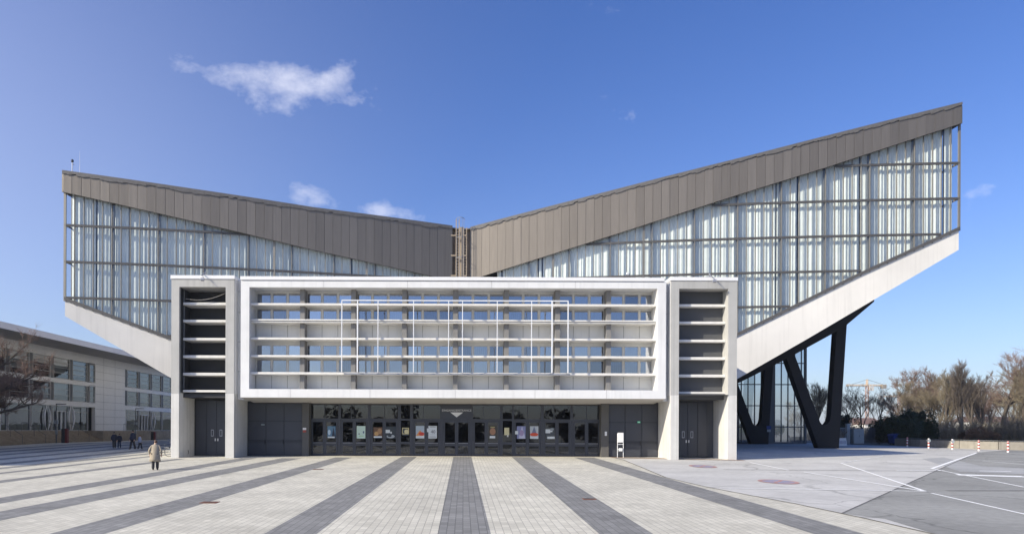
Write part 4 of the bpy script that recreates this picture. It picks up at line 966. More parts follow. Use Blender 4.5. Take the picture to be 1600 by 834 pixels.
# ================================================================== TREES
def make_tree(seed, H, spread, trunk_r, levels=5, up=.35, first=.22, twr=.018, nper=(3,5), twig_n=5, lean=.0, gnarl=.25, cut=1.0, limbs=()):
    rnd = random.Random(seed); tr = MB(); cr = MB()
    def seg(p, d, L, r, lev):
        n = max(2, int(L/.7)); pts = [p.copy()]; rad = [r]; dd = d.copy()
        for i in range(n):
            dd = (dd+Vector((rnd.uniform(-1,1), rnd.uniform(-1,1), rnd.uniform(-.6,1)*up))*gnarl*(.25 if lev == 0 else .55)).normalized(); p = p+dd*L/n
            pts.append(p.copy()); rad.append(r*(1-.55*(i+1)/n))
        (tr if lev <= 2 else cr).tube(pts, rad, 7 if lev == 0 else (5 if lev <= 2 else 3), cap=False)
        if lev >= levels: return
        k = rnd.randint(*nper)+(2 if lev == 0 else 0)
        if lev == levels-1: k += twig_n
        for j in range(k):
            t_ = rnd.uniform(first if lev == 0 else .2, 1.0); idx = min(n-1, int(t_*n)); f_ = t_*n-idx
            bp = pts[idx].lerp(pts[idx+1], min(1, f_)); base = (pts[idx+1]-pts[idx]).normalized()
            ax = Vector((rnd.uniform(-1,1), rnd.uniform(-1,1), rnd.uniform(-.3,.5))).normalized()
            ang = rnd.uniform(.45, .95)*spread; nd = (base*math.cos(ang)+(ax-base*ax.dot(base)).normalized()*math.sin(ang))
            nd.z += up*.35; nd.normalize()
            nl = L*rnd.uniform(.48, .74)*(1.0-.25*t_ if lev == 0 else 1); nr = max(twr, rad[idx]*rnd.uniform(.42, .62))
            seg(bp, nd, nl, nr, lev+1)
    seg(Vector((0,0,-.3)), Vector((lean, 0, 1)).normalized(), H*.62*cut, trunk_r, 0)
    for lm in limbs:
        lp = [Vector(q_) for q_ in lm]; n = len(lp); tr.tube(lp, [.24-.17*i/(n-1) for i in range(n)], 7, cap=False)
        for j in range(11):
            t_ = .25+.75*j/10; x_ = t_*(n-1); i = min(n-2, int(x_)); bp = lp[i].lerp(lp[i+1], x_-i); d0 = (lp[i+1]-lp[i]).normalized()
            nd = (d0*.6+Vector((rnd.uniform(-.7,.7), rnd.uniform(-.7,.7), rnd.uniform(-.2,1)))).normalized(); seg(bp, nd, rnd.uniform(1.3,2.4), .07, 2)
    zmax = max((v_[2] for v_ in cr.v), default=H); s = H/zmax
    for mb in (tr, cr): mb.v = [(x*s, y*s, z*s) for x, y, z in mb.v]
    return tr, cr
protos = {}
HS = {'oak': 11.5, 'vase': 10, 'round': 9, 'slim': 7, 'thin': 9}
def proto(key, **k):
    tr, cr = make_tree(**k); protos[key] = (tr.mesh('trunk', MT['bark']), cr)
    return protos[key]
proto('oak', seed=21, H=11.5, spread=.95, trunk_r=.30, up=.42, first=.28, nper=(4,5), twig_n=5, gnarl=.32, twr=.010)
proto('vase', seed=5, H=10, spread=.62, trunk_r=.26, up=.75, first=.22, nper=(4,5), twig_n=4, gnarl=.2, twr=.010)
proto('round', seed=9, H=9, spread=.95, trunk_r=.2, up=.6, first=.10, nper=(4,5), twig_n=4, gnarl=.24, twr=.010)
proto('slim', seed=33, H=7, spread=.6, trunk_r=.14, up=.6, first=.2, nper=(3,5), twig_n=4, gnarl=.2, twr=.010)
proto('thin', seed=44, H=9, spread=.72, trunk_r=.13, up=.7, first=.15, nper=(3,4), twig_n=2, gnarl=.2, twr=.010)
crown_me = {}
def tree(key, px, Y, h, tw, label, group='bare winter trees behind the forecourt', rz=0, sx=1.0, cat='tree', X=None, name='bare_tree'):
    if (key, tw) not in crown_me: crown_me[(key, tw)] = protos[key][1].mesh('crown', MT[tw])
    X = (px-CX)*Y/F if X is None else X; H = HS[key]; s = h/H
    t_ = empty(name, (X, Y, gz(Y)-.05), rz, label, cat, group); inst('trunk', protos[key][0], t_, sc=(s*sx, s*sx, s)); inst('crown', crown_me[(key, tw)], t_, sc=(s*sx, s*sx, s)); return t_
T_ = [('oak', 1567, 88, 12.2, 'twig', 'tall spreading bare tree at the right with a mossy trunk', 1.0, 1.05), ('vase', 1503, 84, 10.2, 'twig3', 'dark upright bare tree right of the reddish crowns', 0, .9),
      ('round', 1440, 104, 11.3, 'twig', 'rounded reddish bare tree, larger of the two right of the crane', 2, .95), ('round', 1465, 96, 9.3, 'twig2', 'olive grey bare tree before the reddish one', .5, 1.0),
      ('round', 1416, 112, 10.6, 'twig', 'reddish bare tree just right of the crane jibs', 4, .9), ('vase', 1478, 92, 9.4, 'twig2', 'thin olive bare tree left of the dark upright one', 3, .9),
      ('thin', 1347, 108, 9.2, 'twig3', 'slender bare tree in front of the orange crane', 0, 1.25), ('thin', 1372, 112, 9.0, 'twig3', 'slender bare tree right of the crane mast', 2, 1.2), ('thin', 1325, 115, 8.8, 'twig3', 'slender bare tree beside the right column arm', 4, 1.2),
      ('vase', 1278, 120, 10.8, 'twig2', 'olive bare tree seen between the arms of the front V column', 1.3, .8), ('round', 1302, 128, 10.2, 'twig2', 'bare tree seen behind the right arm of the front V column', 2.2, .8), ('oak', 1612, 80, 9.0, 'twig2', 'bare tree cut by the right edge of the picture', 2.6, .8),
      ('vase', 1533, 95, 8.8, 'twig3', 'grey bare tree between the dark upright one and the tall spreading one', 5, 1.0), ('round', 1590, 100, 9.0, 'twig2', 'olive bare tree behind the tall spreading one', 5.5, 1.0),
      ('thin', 1398, 100, 7.5, 'twig3', 'low bare tree over the dark evergreens', 5, 1.3), ('round', 1250, 135, 8.0, 'twig2', 'low bare tree behind the glass foyer edge', 3.3, 1.0), ('round', 1520, 120, 10.0, 'twig', 'distant reddish bare tree behind the dark upright one', 1.1, 1.1)]
T_ += [('round', 1425, 100, 9.0, 'twig2', 'olive bare tree behind the tallest evergreen bush', 1.7, 1.0), ('vase', 1452, 108, 11.2, 'twig', 'tall reddish bare tree rising behind the rounded one', 2.9, .9), ('round', 1490, 105, 10.2, 'twig2', 'olive bare tree filling in left of the dark upright one', 3.9, 1.0),
       ('vase', 1516, 90, 9.0, 'twig3', 'grey bare tree just right of the dark upright one', 4.6, .9), ('round', 1548, 108, 9.4, 'twig', 'reddish bare tree low behind the tall spreading one', 2.4, 1.0), ('vase', 1602, 92, 10.5, 'twig', 'reddish upright bare tree at the far right edge', 1.9, 1.0), ('round', 1575, 116, 11.2, 'twig2', 'olive bare tree farthest behind the spreading one', .4, 1.0)]
for key, px, Y, h, tw, lb_, rz, sx in T_:
    q_ = 1.5 if px > 1400 else 1.0
    tree(key, px, Y*q_, h*q_, tw, lb_, rz=rz, sx=sx)
# plane tree at the left edge of the picture
tr, cr = make_tree(seed=14, H=11.4, spread=1.0, trunk_r=.42, up=.25, first=.3, nper=(4,5), twig_n=4, gnarl=.4, twr=.010,
    limbs=(((0,0,2.4),(2,0,4.1),(4.2,.2,4.7),(6.6,.3,5.4)), ((0,0,3.2),(1.6,.2,5.8),(3.6,.3,7.2),(5.8,.5,8.2)), ((0,0,4),(1,-.3,6.8),(2.6,-.2,9),(4.2,0,10.6)), ((0,0,3),(1.5,-1,4.8),(3.5,-1.5,6.6),(6,-1.5,7.2))))
lt_ = empty('plane_tree', (-41.9, 60.5, gz(60.5)), 0, 'gnarled bare tree reaching in from the left edge before the glass building', 'tree')
tr.build('trunk', MT['bark'], lt_); cr.build('crown', MT['twig'], lt_)

# shrubs: dense upright twig clumps and leafy evergreens
def leaf_clump(seed, rx, ry, h, n, size, lumps=9, shr=1.0):
    rnd = random.Random(seed); mb = MB(); cs = [(rnd.uniform(-.6,.6)*rx, rnd.uniform(-.6,.6)*ry, rnd.uniform(.15,.8)*h, rnd.uniform(.3,.55)*(1 if shr == 1 else rnd.uniform(.35,.95))) for _ in range(lumps)]
    for _ in range(n):
        cx, cy, cz, cr_ = rnd.choice(cs); d = Vector((rnd.gauss(0,1), rnd.gauss(0,1), rnd.gauss(0,1))).normalized()*rnd.uniform(.55,1.08)*cr_
        p = Vector((cx+d.x*rx, cy+d.y*ry, max(.02, cz+d.z*h*(.55 if shr == 1 else .72)))); a = Vector((rnd.uniform(-1,1), rnd.uniform(-1,1), rnd.uniform(-1,1))).normalized(); b = a.orthogonal().normalized()
        s = size*rnd.uniform(.5,1.3); mb.poly([p-a*s, p+b*s*.45, p+a*s, p-b*s*.45])
    return mb
ev = leaf_clump(1, 2.5, 1.8, 3.9, 11000, .13, 26, .34).mesh('foliage', MT['ever']); sb = leaf_clump(2, 2.0, 1.6, 2.4, 5000, .09, 7).mesh('foliage', MT['brown'])
wd = MB(); rw = random.Random(12)
for i in range(26):
    X = -120+i*9.6+rw.uniform(-3, 3); h_ = rw.uniform(7, 15); c = leaf_clump(100+i, 5.5, 4, h_, 700, .8, 8)
    wd.v += [(x+X, y-85+rw.uniform(-.2, .2), z-2.4) for x, y, z in c.v]; n0 = len(wd.v)-len(c.v); wd.f += [tuple(q_+n0 for q_ in f_) for f_ in c.f]; wd.a += c.a
tag(wd.build('unseen_treeline', MT['twig3']), kind='stuff')  # unseen row of clumps behind the camera, added to darken reflections in the glass
def twig_bush(seed, n, h, w):
    rnd = random.Random(seed); mb = MB()
    for _ in range(n):
        a = rnd.uniform(0, 6.28); r_ = rnd.uniform(0, .35)*w; p = Vector((r_*math.cos(a), r_*math.sin(a), 0)); d = Vector((math.cos(a)*rnd.uniform(.05,.6), math.sin(a)*rnd.uniform(.05,.6), 1)).normalized(); L = h*rnd.uniform(.5, 1)
        pts = [p]; 
        for k in range(4): d = (d+Vector((rnd.uniform(-.3,.3), rnd.uniform(-.3,.3), .05))).normalized(); pts.append(pts[-1]+d*L/4)
        mb.tube(pts, [.022, .018, .013, .009, .005], 3, cap=False)
        for k in range(7):
            i = rnd.randint(1, 3); q_ = pts[i]; e = (d+Vector((rnd.uniform(-1,1), rnd.uniform(-1,1), rnd.uniform(-.2,.6)))).normalized(); mb.tube([q_, q_+e*L*rnd.uniform(.15,.3)], [.011, .005], 3, cap=False)
    return mb.mesh('stems', MT['twig2'])
tb1 = twig_bush(4, 150, 3.4, 4.5); tb2 = twig_bush(6, 130, 2.6, 4.0)
rnd = random.Random(8)
ev_l = [(1392, 92, 1.0, 'dark evergreen bush at the left end of the clump by the blue bin'), (1412, 90, .9, 'dark evergreen bush in the middle of the clump'), (1428, 94, 1.25, 'tallest dark evergreen bush right of the blue bin'), (1447, 91, .85, 'low dark evergreen bush behind the faint bollards'), (1312, 112, 1.25, 'dark evergreen bush right of the front V column'), (1375, 104, .9, 'dark evergreen bush behind the slate fence')]
for px, Y, s, lb_ in ev_l:
    o = empty('evergreen_shrub', ((px-CX)*Y/F, Y, gz(Y)), rnd.uniform(0,6), lb_, 'shrub', 'dark evergreens behind the forecourt'); inst('foliage', ev, o, sc=s)
for i, (px, Y) in enumerate(((1470, 82), (1492, 86), (1512, 79), (1536, 83), (1556, 77), (1578, 80), (1598, 75), (1622, 72), (1458, 90), (1545, 90), (1590, 88), (1330, 122), (1352, 120), (1385, 112), (1270, 130), (1290, 132))):
    q_ = 1.5 if px > 1455 else 1.0; Y *= q_; o = empty('thicket_shrub', ((px-CX)*Y/F, Y, gz(Y)), rnd.uniform(0,6), 'leafless olive brown shrub in the thicket behind the low wall and fence', 'shrub', 'leafless shrubs of the thicket')
    inst('stems', (tb1, tb2)[i % 2], o, sc=rnd.uniform(.85, 1.2)*(1.45 if px > 1450 else .8))
for px, Y, s, lb_ in ((1527, 78, .8, 'rusty leaved bush below the dark upright tree'), (1545, 76, .62, 'small rusty leaved bush behind the right bollards'), (1508, 81, .6, 'rusty leaved bush at the left of the brown ones')):
    Y *= 1.45; s *= 1.45; o = empty('beech_shrub', ((px-CX)*Y/F, Y, gz(Y)), rnd.uniform(0,6), lb_, 'shrub', 'rusty leaved bushes'); inst('foliage', sb, o, sc=s)

# ================================================================== FORECOURT THINGS ON THE RIGHT
wpts = [gp(1640, 703.5), gp(1600, 702.5), gp(1560, 701.8), gp(1500, 700), gp(1440, 697.5), gp(1400, 695)]
g = MB(); gc = MB(); gr = MB()
for a, b in zip(wpts[:-1], wpts[1:]):
    d = (b-a); d.z = 0; d.normalize(); n_ = Vector((-d.y, d.x, 0))*.15
    z0 = -.3; za, zb_ = a.z+.78, b.z+.78
    g.hexa([(a.x-n_.x, a.y-n_.y, z0), (b.x-n_.x, b.y-n_.y, z0), (b.x+n_.x, b.y+n_.y, z0), (a.x+n_.x, a.y+n_.y, z0), (a.x-n_.x, a.y-n_.y, za), (b.x-n_.x, b.y-n_.y, zb_), (b.x+n_.x, b.y+n_.y, zb_), (a.x+n_.x, a.y+n_.y, za)])
    gr.bar((a.x, a.y, za+.10), (b.x, b.y, zb_+.10), .06); 
    for k in range(4): t_ = (k+.5)/4; q_ = a.lerp(b, t_); gr.bar((q_.x, q_.y, q_.z+.76), (q_.x, q_.y, q_.z+.9), .04)
o = tag(g.build('parapet_wall', MT['conc']), 'low stained concrete parapet with a thin rail along the right forecourt edge', 'wall'); gr.build('top_rail', MT['steel'], o)
def bollard(px, py, label, disc):
    p = gp(px, py); h = .98; b = empty('bollard', p, 0, label, 'bollard', 'striped bollards along the forecourt')
    g = MB(); g.tube([(0,0,-.05),(0,0,h)], .085, 12); g.build('post', MT['rwhite'], b)
    for k in range(3):
        g = MB(); z = .16+k*.31; g.tube([(0,0,z),(0,0,z+.15)], .089, 12); g.build('red_band', MT['red'], b)
    g = MB(); g.lathe([(.089,h),(.085,h+.04),(.04,h+.07)], 12); g.build('cap', MT['red'] if not disc else MT['rwhite'], b)
    if disc: g = MB(); g.lathe([(.16,-.10),(.16,-.088)], 14, c=(0,0,h-.16), axis='y'); g.build('disc', MT['cab'], b); g = MB(); g.box(-.26,.26,-.03,.03,h-.18,h-.14); g.build('chain_arm', MT['cab'], b)
bollard(1417.5, 697, 'leftmost and farthest striped bollard, beside the dark evergreens', False)
bollard(1451, 700, 'second striped bollard from the left with a round grey disc', True)
bollard(1488, 701.8, 'third striped bollard with a round grey disc, standing in the middle', True)
bollard(1529.3, 703.8, 'red and white bollard at the end of the long white road line', False)
bollard(1575, 706.2, 'rightmost and nearest red and white bollard by the sunlit parapet', False)
# fence, cabinet, post, bin
Yf2 = 95.0; g = MB(); gr = MB(); x0, x1 = (1306-CX)*Yf2/F, (1446-CX)*Yf2/F; z0 = gz(Yf2)
fe = empty('metal_fence', ((x0+x1)/2, Yf2, z0), 0, 'slate grey vertical bar fence behind the forecourt right of the V columns', 'fence'); w = x1-x0
x = -w/2
while x < w/2: g.box(x, x+.085, -.02, .02, .08, 2.15); x += .13
g.build('bars', MT['fence'], fe)
g = MB(); g.box(-w/2, w/2, .03, .07, .3, .36); g.box(-w/2, w/2, .03, .07, 1.85, 1.91); g.build('rails', MT['fence'], fe)
for k in range(6): g = MB(); xx = -w/2+k*w/5; g.box(xx-.05, xx+.05, .02, .12, 0, 2.3); g.build('post', MT['fence'], fe)
p = at(1324.5, 693, 92.5); g = MB(); g.box(-.22, .22, -.22, .22, 0, 2.6); o = g.build('gate_post', MT['cab'], bevel=.02); o.location = (p.x, 92.5, .4); tag(o, 'thick pale square gate post left of the grey cabinet', 'post')
g = MB(); g.box(-.26,.26,-.26,.26,2.6,2.68); g.build('cap', MT['cab'], o)
gt = empty('mesh_gate', ((1316-CX)*92.6/F, 92.6, .4), 0, 'pale tubular gate beside the thick gate post', 'gate'); g = MB()
for x in (-.75, .45): g.tube([(x,0,.1),(x,0,2.1)], .04, 6)
for z in (.15, 2.1): g.tube([(-.75,0,z),(.45,0,z)], .04, 6)
g.build('frame', MT['cab'], gt); g = MB()
for k in range(8): g.tube([(-.6+k*.13,0,.15),(-.6+k*.13,0,2.1)], .014, 4)
g.build('bars', MT['cab'], gt)
cb = empty('utility_cabinet', ((1340-CX)*92/F, 92, .4), 0, 'pale grey utility cabinet in front of the slate fence', 'cabinet')
g = MB(); g.box(-.68, .68, -.3, .3, .08, 1.95); g.build('body', MT['cab'], cb, bevel=.02); g = MB(); g.box(-.74,.74,-.36,.36,1.95,2.02); g.build('lid', MT['cab'], cb); g = MB(); g.box(-.6,.6,-.25,.25,0,.08); g.build('plinth', MT['column'], cb)
g = MB(); g.box(-.60,-.01,-.325,-.301,.2,1.85); g.build('door', MT['cab'], cb); g = MB(); g.box(.01,.60,-.325,-.301,.2,1.85); d_ = g.build('door', MT['cab'], cb); g = MB(); g.box(.04,.08,-.35,-.326,.95,1.15); g.build('handle', MT['steel'], d_)
bn = empty('blue_bin', ((1398-CX)*90/F, 90, .4), R(10), 'dark blue wheeled waste container in shade by the fence', 'bin')
g = MB(); g.hexa([(-.5,-.4,.15),(.5,-.4,.15),(.5,.4,.15),(-.5,.4,.15),(-.62,-.52,1.15),(.62,-.52,1.15),(.62,.52,1.15),(-.62,.52,1.15)]); g.build('body', MT['blue'], bn, bevel=.03)
g = MB(); pts = [(-.66, 1.15)]+[(-.66*math.cos(t_), 1.15+.25*math.sin(t_)) for t_ in (.4,.8,1.2,1.6,2.0,2.4,2.8)]+[(.66, 1.15)]; g.prism(pts, -.56, .56); g.build('lid', MT['blue'], bn)
for x in (-.4,.4):
    for y in (-.3,.3): g = MB(); g.tube([(x-.03,y,.08),(x+.03,y,.08)], .08, 10); g.build('wheel', MT['rubber'], bn)
# folding barrier sign with blue lettering pattern and a parking plate
p = gp(1213.5, 692); br = empty('planter_box', (p.x, 80.5, .4), 0, 'white slatted planter with dark bare shrub under the right wing', 'planter')
g = MB(); g.hexa([(-.78,-.3,0),(.78,-.3,0),(.78,.3,0),(-.78,.3,0),(-.66,-.3,.9),(.66,-.3,.9),(.66,.3,.9),(-.66,.3,.9)]); g.build('trough', MT['rwhite'], br)
g = MB()
for k in range(9): x = -.60+k*.145; g.box(x, x+.06, -.315, -.302, .25, .6)
g.build('dark_slots', MT['signb'], br)
o = inst('shrub', twig_bush(9, 30, 1.3, 1.6), br, (0,0,.85))
ps = empty('parking_plate', at(1201.3, 670, 89.6), 0, 'blue plate over a pale plate fixed to the rear V column', 'sign'); g = MB(); g.box(-.28,.28,-.04,0,0,.42); g.build('blue_plate', MT['blue'], ps); g = MB(); g.box(-.22,.22,-.04,0,-.35,-.04); g.build('pale_plate', MT['cab'], ps)

# cranes
def crane(px, Y, topy, jib0, jib1, jy, label, s=1.0):
    X = (px-CX)*Y/F; c = empty('tower_crane', (X, Y, 0), 0, label, 'crane', 'tower cranes on the horizon'); zt_ = at(px, topy, Y).z; zj = at(px, jy, Y).z; w = .9*s
    def lattice(g, a, b, w, n):
        a = Vector(a); b = Vector(b); t_ = (b-a).normalized(); x = t_.orthogonal().normalized()*w; y = t_.cross(x)
        cs = [x+y, -x+y, -x-y, x-y]
        for q_ in cs: g.bar(a+q_, b+q_, .22*s)
        for k in range(n):
            for j in range(4): g.bar(a.lerp(b, k/n)+cs[j], a.lerp(b, (k+1)/n)+cs[(j+1) % 4], .14*s)
    g = MB(); lattice(g, (0,0,0), (0,0,zj), w, int(zj/2.2)); g.build('mast', MT['crane'], c)
    g = MB(); lattice(g, ((jib0-px)*Y/F,0,zj), ((jib1-px)*Y/F,0,zj), w*.6, 14); g.build('jib', MT['cranew'], c)
    g = MB(); lattice(g, (0,0,zj), (0,0,zt_), w*.6, 3); g.build('cat_head', MT['cranew'], c)
    g = MB(); e = (jib1-px)*Y/F; g.box(e-4*s, e-1*s, -1, 1, zj-2.2*s, zj+.4); g.build('counterweight', MT['conc'], c)
    g = MB(); g.box(.8, 2.6, -1, 1, zj-2.4, zj-.4); g.build('cab', MT['house'], c)
    g = MB(); g.bar((0,0,zt_), ((jib0-px)*Y/F*.7,0,zj+.6), .12); g.bar((0,0,zt_), (e*.8,0,zj+.6), .12); g.build('stays', MT['steel'], c)
crane(1354.5, 330, 592.5, 1322, 1385, 602, 'orange and yellow tower crane beyond the slate fence', .6)
crane(1404, 620, 612, 1380, 1412, 619, 'smaller faint crane farther away right of the orange one', .8)
# far houses and hills
for i, (px, Y, w, h, lb_) in enumerate(((1345, 300, 16, 7.6, 'distant pale house at the foot of the orange crane'), (1375, 280, 12, 6.4, 'distant pale low house right of the orange crane'), (1425, 330, 20, 8.2, 'distant pale house glimpsed through the bare thicket'), (1560, 260, 22, 7.5, 'distant pale building behind the tall spreading tree'))):
    X = (px-CX)*Y/F; hs = empty('far_house', (X, Y, .4), 0, lb_, 'house', 'distant houses')
    g = MB(); g.box(-w/2, w/2, 0, 9, 0, h*.72); g.build('wall', MT['house'], hs); g = MB(); g.hexa([(-w/2-.3,-.4,h*.72),(w/2+.3,-.4,h*.72),(w/2+.3,9.4,h*.72),(-w/2-.3,9.4,h*.72),(-w/2-.3,4.3,h),(w/2+.3,4.3,h),(w/2+.3,4.7,h),(-w/2-.3,4.7,h)]); g.build('roof', MT['roof_t'], hs)
    for z in (1.2, 3.6):
        for k in range(int(w/3)): g = MB(); x = -w/2+1.2+k*2.9; g.box(x, x+1.2, -.04, .0, z, z+1.3); g.build('window', MT['wdark'], hs)
g = MB(); n = 60; rows_ = []
for j in range(6):
    Y = 700+j*160; row = []
    for i in range(n+1):
        X = -1600+i*3200/n; h = (9+22*mnoise.noise(Vector((X*.0022+3, Y*.002, 1)))+6*mnoise.noise(Vector((X*.009, Y*.01, 5))))*math.sin(math.pi*j/5)*1.25; row.append((X, Y, max(.2, h+ j*.6)))
    rows_.append(row)
for a, b in zip(rows_[:-1], rows_[1:]):
    for i in range(n): g.quad(a[i], a[i+1], b[i+1], b[i])
tag(g.build('hills', MT['hill'], smooth=True), kind='structure')

# ================================================================== BICYCLE behind the left tower corner
p = gp(267.5, 712.8); bk = empty('bicycle', (p.x-.05, p.y, p.z), R(8), 'silver bicycle half hidden behind the left tower', 'bicycle')
def wheel(x):
    g = MB(); c = Vector((x, 0, .34)); g.tube([c+Vector((.33*math.cos(t_), 0, .33*math.sin(t_))) for t_ in [2*math.pi*k/24 for k in range(25)]], .022, 6, cap=False); w_ = g.build('wheel', MT['rubber'], bk, smooth=True)
    g = MB()
    for k in range(12): a = k*math.pi/6; g.tube([c, c+Vector((.31*math.cos(a), 0, .31*math.sin(a)))], .004, 3)
    g.tube([c+Vector((.30*math.cos(t_), 0, .30*math.sin(t_))) for t_ in [2*math.pi*k/24 for k in range(25)]], .012, 5, cap=False); g.tube([c-Vector((0,.05,0)), c+Vector((0,.05,0))], .025, 8); g.build('rim', MT['bikef'], w_)
wheel(-.10); wheel(.96)
g = MB()
for a, b, r_ in (((-.10,0,.34),(.12,0,.95),.02), ((.12,0,.82),(.72,0,.88),.02), ((.10,0,.72),(.48,0,.30),.022), ((.48,0,.30),(.72,0,.92),.02), ((.48,0,.30),(.96,0,.34),.014), ((.72,0,.82),(.96,0,.34),.012)): g.tube([a, b], r_, 8)
g.build('frame', MT['bikef'], bk)
g = MB(); g.tube([(.12,0,.92),(.10,0,1.08)], .015, 6); g.tube([(-.02,-.28,1.08),(.10,-.1,1.10),(.10,.1,1.10),(-.02,.28,1.08)], .014, 6); g.build('handlebar', MT['rail'], bk)
g = MB(); g.hexa([(.60,-.03,.98),(.86,-.09,.97),(.86,.09,.97),(.60,.03,.98),(.60,-.02,1.02),(.86,-.08,1.04),(.86,.08,1.04),(.60,.02,1.02)]); g.build('saddle', MT['rubber'], bk, bevel=.01)
g = MB(); g.box(-.42,-.12,-.13,.13,.66,.68); g.tube([(-.42,-.12,.9),(-.42,.12,.9)], .01, 5); g.build('front_rack', MT['bikef'], bk)

# ================================================================== PEOPLE
def skinned(name, verts, edges, radii, m, parent, root=0, sub=1):
    me = bpy.data.meshes.new(name); me.from_pydata(verts, edges, []); o = bpy.data.objects.new(name, me); COL.objects.link(o)
    md = o.modifiers.new('s', 'SKIN'); md.use_smooth_shade = True
    for i, r_ in enumerate(radii):
        r_ = r_ if isinstance(r_, tuple) else (r_, r_); me.skin_vertices[0].data[i].radius = r_; me.skin_vertices[0].data[i].use_root = (i == root)
    sd = o.modifiers.new('d', 'SUBSURF'); sd.levels = sub; sd.render_levels = sub
    bpy.context.view_layer.update(); nm = bpy.data.meshes.new_from_object(o.evaluated_get(bpy.context.evaluated_depsgraph_get()))
    bpy.data.objects.remove(o); nm.materials.clear(); nm.materials.append(m); nm.name = name
    r = bpy.data.objects.new(name, nm); COL.objects.link(r); r.parent = parent; return r
def ellip(c, r, n=12, m=8):
    g = MB(); prof = [(math.sin(math.pi*k/m), math.cos(math.pi*k/m)) for k in range(m+1)]; base = 0
    for a, b in prof:
        for k in range(n): t_ = 2*math.pi*k/n; g.v.append((c[0]+r[0]*max(a,.02)*math.cos(t_), c[1]+r[1]*max(a,.02)*math.sin(t_), c[2]+r[2]*b))
    for i in range(m):
        for k in range(n): k2 = (k+1) % n; g.f.append((i*n+k, (i+1)*n+k, (i+1)*n+k2, i*n+k2)); g.a.append(0)
    return g
def person(loc, h, rz, label, coat, coat_len, legs_m, hair, stride=.16, armL=None, armR=None, hunch=0.0, wide=1.0, group=None):
    P = empty('person', loc, rz, label, 'person', group); k = h/1.7      # faces -Y before rotation
    V = lambda x, y, z: (x*k, y*k, z*k)
    hy = -.10*hunch; w = wide
    J = dict(pel=(0,0,.90), ch=(0,.02+hy*.4,1.18), nk=(0,hy*.9,1.42), hd0=(0,hy*1.3-.01,1.50), hd=(0,hy*1.5-.02,1.60), top=(0,hy*1.5-.01,1.66),
             shl=(-.19*w,hy*.8,1.37), shr=(.19*w,hy*.8,1.37), hl=(-.095*w,0,.86), hr=(.095*w,0,.86))
    aL = armL or ((-.27*w,.02,1.10), (-.27*w,-.10,.86)); aR = armR or ((.27*w,.02,1.10), (.27*w,-.10,.86))
    kl, al_ = (-.10*w, -stride*.6, .48), (-.10*w, -stride, .08); kr, ar_ = (.10*w, stride*.15, .48), (.10*w, stride, .09)
    vs = [J['pel'], J['ch'], J['nk'], J['hd0'], J['hd'], J['top'], J['shl'], aL[0], aL[1], J['shr'], aR[0], aR[1], J['hl'], kl, al_, J['hr'], kr, ar_,
          (al_[0], al_[1]-.12, .04), (ar_[0], ar_[1]-.12, .05)]
    ed = [(0,1),(1,2),(2,3),(3,4),(4,5),(2,6),(6,7),(7,8),(2,9),(9,10),(10,11),(0,12),(12,13),(13,14),(0,15),(15,16),(16,17),(14,18),(17,19)]
    rd = [.12,.13,.06,.065,.092,.07,.055,.042,.032,.055,.042,.032,.075,.052,.04,.075,.052,.04,.035,.035]
    # hands: palm, four fingers and a thumb
    for tip, s in ((8, -1), (11, 1)):
        b = Vector(vs[tip]); n0 = len(vs); vs.append(tuple(b+Vector((0,-.02,-.06)))); ed.append((tip, n0)); rd.append(.03)
        for q_ in range(4): n1 = len(vs); L = (.07,.08,.075,.06)[q_]; vs.append(tuple(b+Vector(((q_-1.5)*.018, -.03, -.09)))); vs.append(tuple(b+Vector(((q_-1.5)*.02, -.05, -.09-L)))); ed += [(n0, n1), (n1, n1+1)]; rd += [.009, .007]
        n1 = len(vs); vs.append(tuple(b+Vector((-s*.04,-.04,-.07)))); vs.append(tuple(b+Vector((-s*.05,-.06,-.11)))); ed += [(n0, n1), (n1, n1+1)]; rd += [.010, .008]
    skinned('body', [V(*v_) for v_ in vs], ed, [r_*k for r_ in rd], MT['skin'], P)
    hc = J['hd']; g = ellip(V(hc[0], hc[1]+.02, hc[2]+.03), (.092*k, .102*k, .105*k)); g.build('hair', hair, P, smooth=True)
    g = MB(); 
    for s in (-1, 1): g.v, g.f, g.a = g.v, g.f, g.a; g.tube([V(s*.035, hc[1]-.093, hc[2]+.005), V(s*.035, hc[1]-.099, hc[2]+.005)], .012*k, 6)
    g.build('eyes', MT['trous'], P); g = MB(); g.hexa([V(-.016,hc[1]-.085,hc[2]-.035),V(.016,hc[1]-.085,hc[2]-.035),V(.01,hc[1]-.125,hc[2]-.035),V(-.01,hc[1]-.125,hc[2]-.035),V(-.008,hc[1]-.08,hc[2]+.01),V(.008,hc[1]-.08,hc[2]+.01),V(.006,hc[1]-.095,hc[2]+.01),V(-.006,hc[1]-.095,hc[2]+.01)]); g.build('nose', MT['skin'], P)
    # trousers and shoes
    t1 = [(0,0,.92), J['hl'], kl, (al_[0], al_[1], .05), J['hr'], kr, (ar_[0], ar_[1], .06)]
    skinned('trousers', [V(*v_) for v_ in t1], [(0,1),(1,2),(2,3),(0,4),(4,5),(5,6)], [r_*k for r_ in (.15*w,.11*w,.095,.085,.11*w,.095,.085)], legs_m, P)
    for a_ in (al_, ar_):
        g = ellip(V(a_[0], a_[1]-.06, a_[2]-.035), (.05*k, .135*k, .045*k)); g.build('shoe', MT['shoe'], P, smooth=True)
    # coat: body loft plus sleeves
    prof = [(.10*w, 1.47, .9), (.19*w, 1.40, .62), (.215*w, 1.30, .68), (.215*w, 1.12, .75), (.225*w, .98, .78), (.26*w, .80, .80), (.27*w, .66, .82), (.30*w, .50, .80)]
    prof = [q_ for q_ in prof if q_[1] >= coat_len]; g = MB(); n = 18
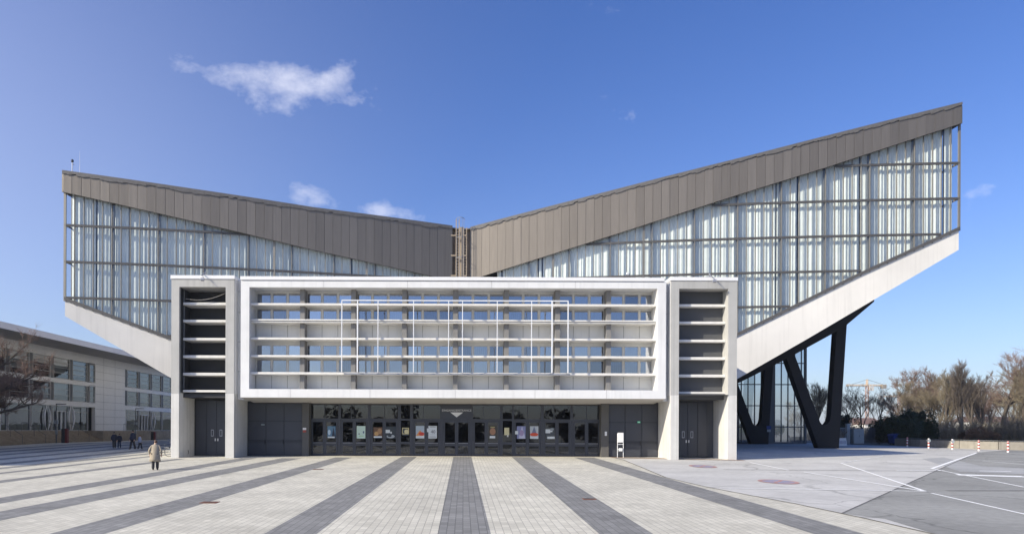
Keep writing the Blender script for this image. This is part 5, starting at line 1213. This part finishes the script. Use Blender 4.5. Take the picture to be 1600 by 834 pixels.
    for i, (r_, z, fl_) in enumerate(prof):
        cy = hy*.9*max(0, (z-.9)/.5)
        for t_ in range(n): a = 2*math.pi*t_/n; rr_ = r_*(1+(.05*math.sin(a*5+1.2) if z < 1.0 else .02*math.sin(3*a))); g.v.append(V(rr_*math.cos(a), cy+rr_*fl_*math.sin(a), z+(.015*math.sin(a*2) if i == len(prof)-1 else 0)))
    for i in range(len(prof)-1):
        for t_ in range(n): t2 = (t_+1) % n; g.f.append((i*n+t_, (i+1)*n+t_, (i+1)*n+t2, i*n+t2)); g.a.append(0)
    g.f.append(tuple(range(n))); g.a.append(0); g.f.append(tuple((len(prof)-1)*n+t_ for t_ in range(n))[::-1]); g.a.append(0)
    co = g.build('coat', coat, P, smooth=True)
    sh = [J['nk'], J['shl'], aL[0], aL[1], J['shr'], aR[0], aR[1]]
    skinned('sleeves', [V(*v_) for v_ in sh], [(0,1),(1,2),(2,3),(0,4),(4,5),(5,6)], [r_*k for r_ in (.085,.078*w,.066*w,.052,.078*w,.066*w,.052)], coat, co)
    g = MB(); g.lathe([(.085*k,1.42*k),(.10*k,1.46*k),(.09*k,1.50*k)], 12, c=(0, hy*.9*k, 0)); g.build('collar', coat, co, smooth=True)
    return P
p = gp(242.5, 733.8)
wo = person(p, 1.64, R(195), 'person in a long beige coat and dark trousers walking away, nearest on the plaza', MT['coat'], .50, MT['trous'], MT['hair'], stride=.07, hunch=.9, wide=1.06,
            armL=((-.33,.03,1.10), (-.31,-.12,.90)), armR=((.33,.02,1.12), (.31,-.14,.92)))
GR = 'people walking in the shade at the left'
for px, py, h, rz, lb_, c, l_, ha in ((178.5, 699.8, 1.52, 30, 'leftmost person of the pair in dark clothes walking in shade', 'navy', 'trous', 'hairk'), (186.5, 699.4, 1.36, 20, 'shorter dark dressed person at the right of the left pair', 'navy', 'jean', 'hair'),
                                      (207.5, 701.3, 1.74, -20, 'tall dark dressed person walking in shade beside a child', 'navy', 'trous', 'hairk'), (218.5, 701.2, 1.30, 150, 'child in a pale blue jacket beside the tall dark dressed person', 'lcoat', 'trous', 'hair')):
    person(gp(px, py), h, R(rz), lb_, MT[c], .78, MT[l_], MT[ha], stride=.20, group=GR)

# ================================================================== AIR
hz = MB(); hz.box(-700, 700, -40, 1560, -2.2, 48); ho = hz.build('haze', MT['fence']); tag(ho, kind='stuff'); ho.display_type = 'WIRE'
hm = bpy.data.materials.new('thin_air'); hm.use_nodes = True; t = hm.node_tree; t.nodes.clear()
o_ = t.nodes.new('ShaderNodeOutputMaterial'); pv = t.nodes.new('ShaderNodeVolumePrincipled'); pv.inputs['Color'].default_value = (.80, .88, 1.0, 1); pv.inputs['Density'].default_value = .00018; pv.inputs['Anisotropy'].default_value = .2
t.links.new(pv.outputs[0], o_.inputs['Volume']); ho.data.materials.clear(); ho.data.materials.append(hm)
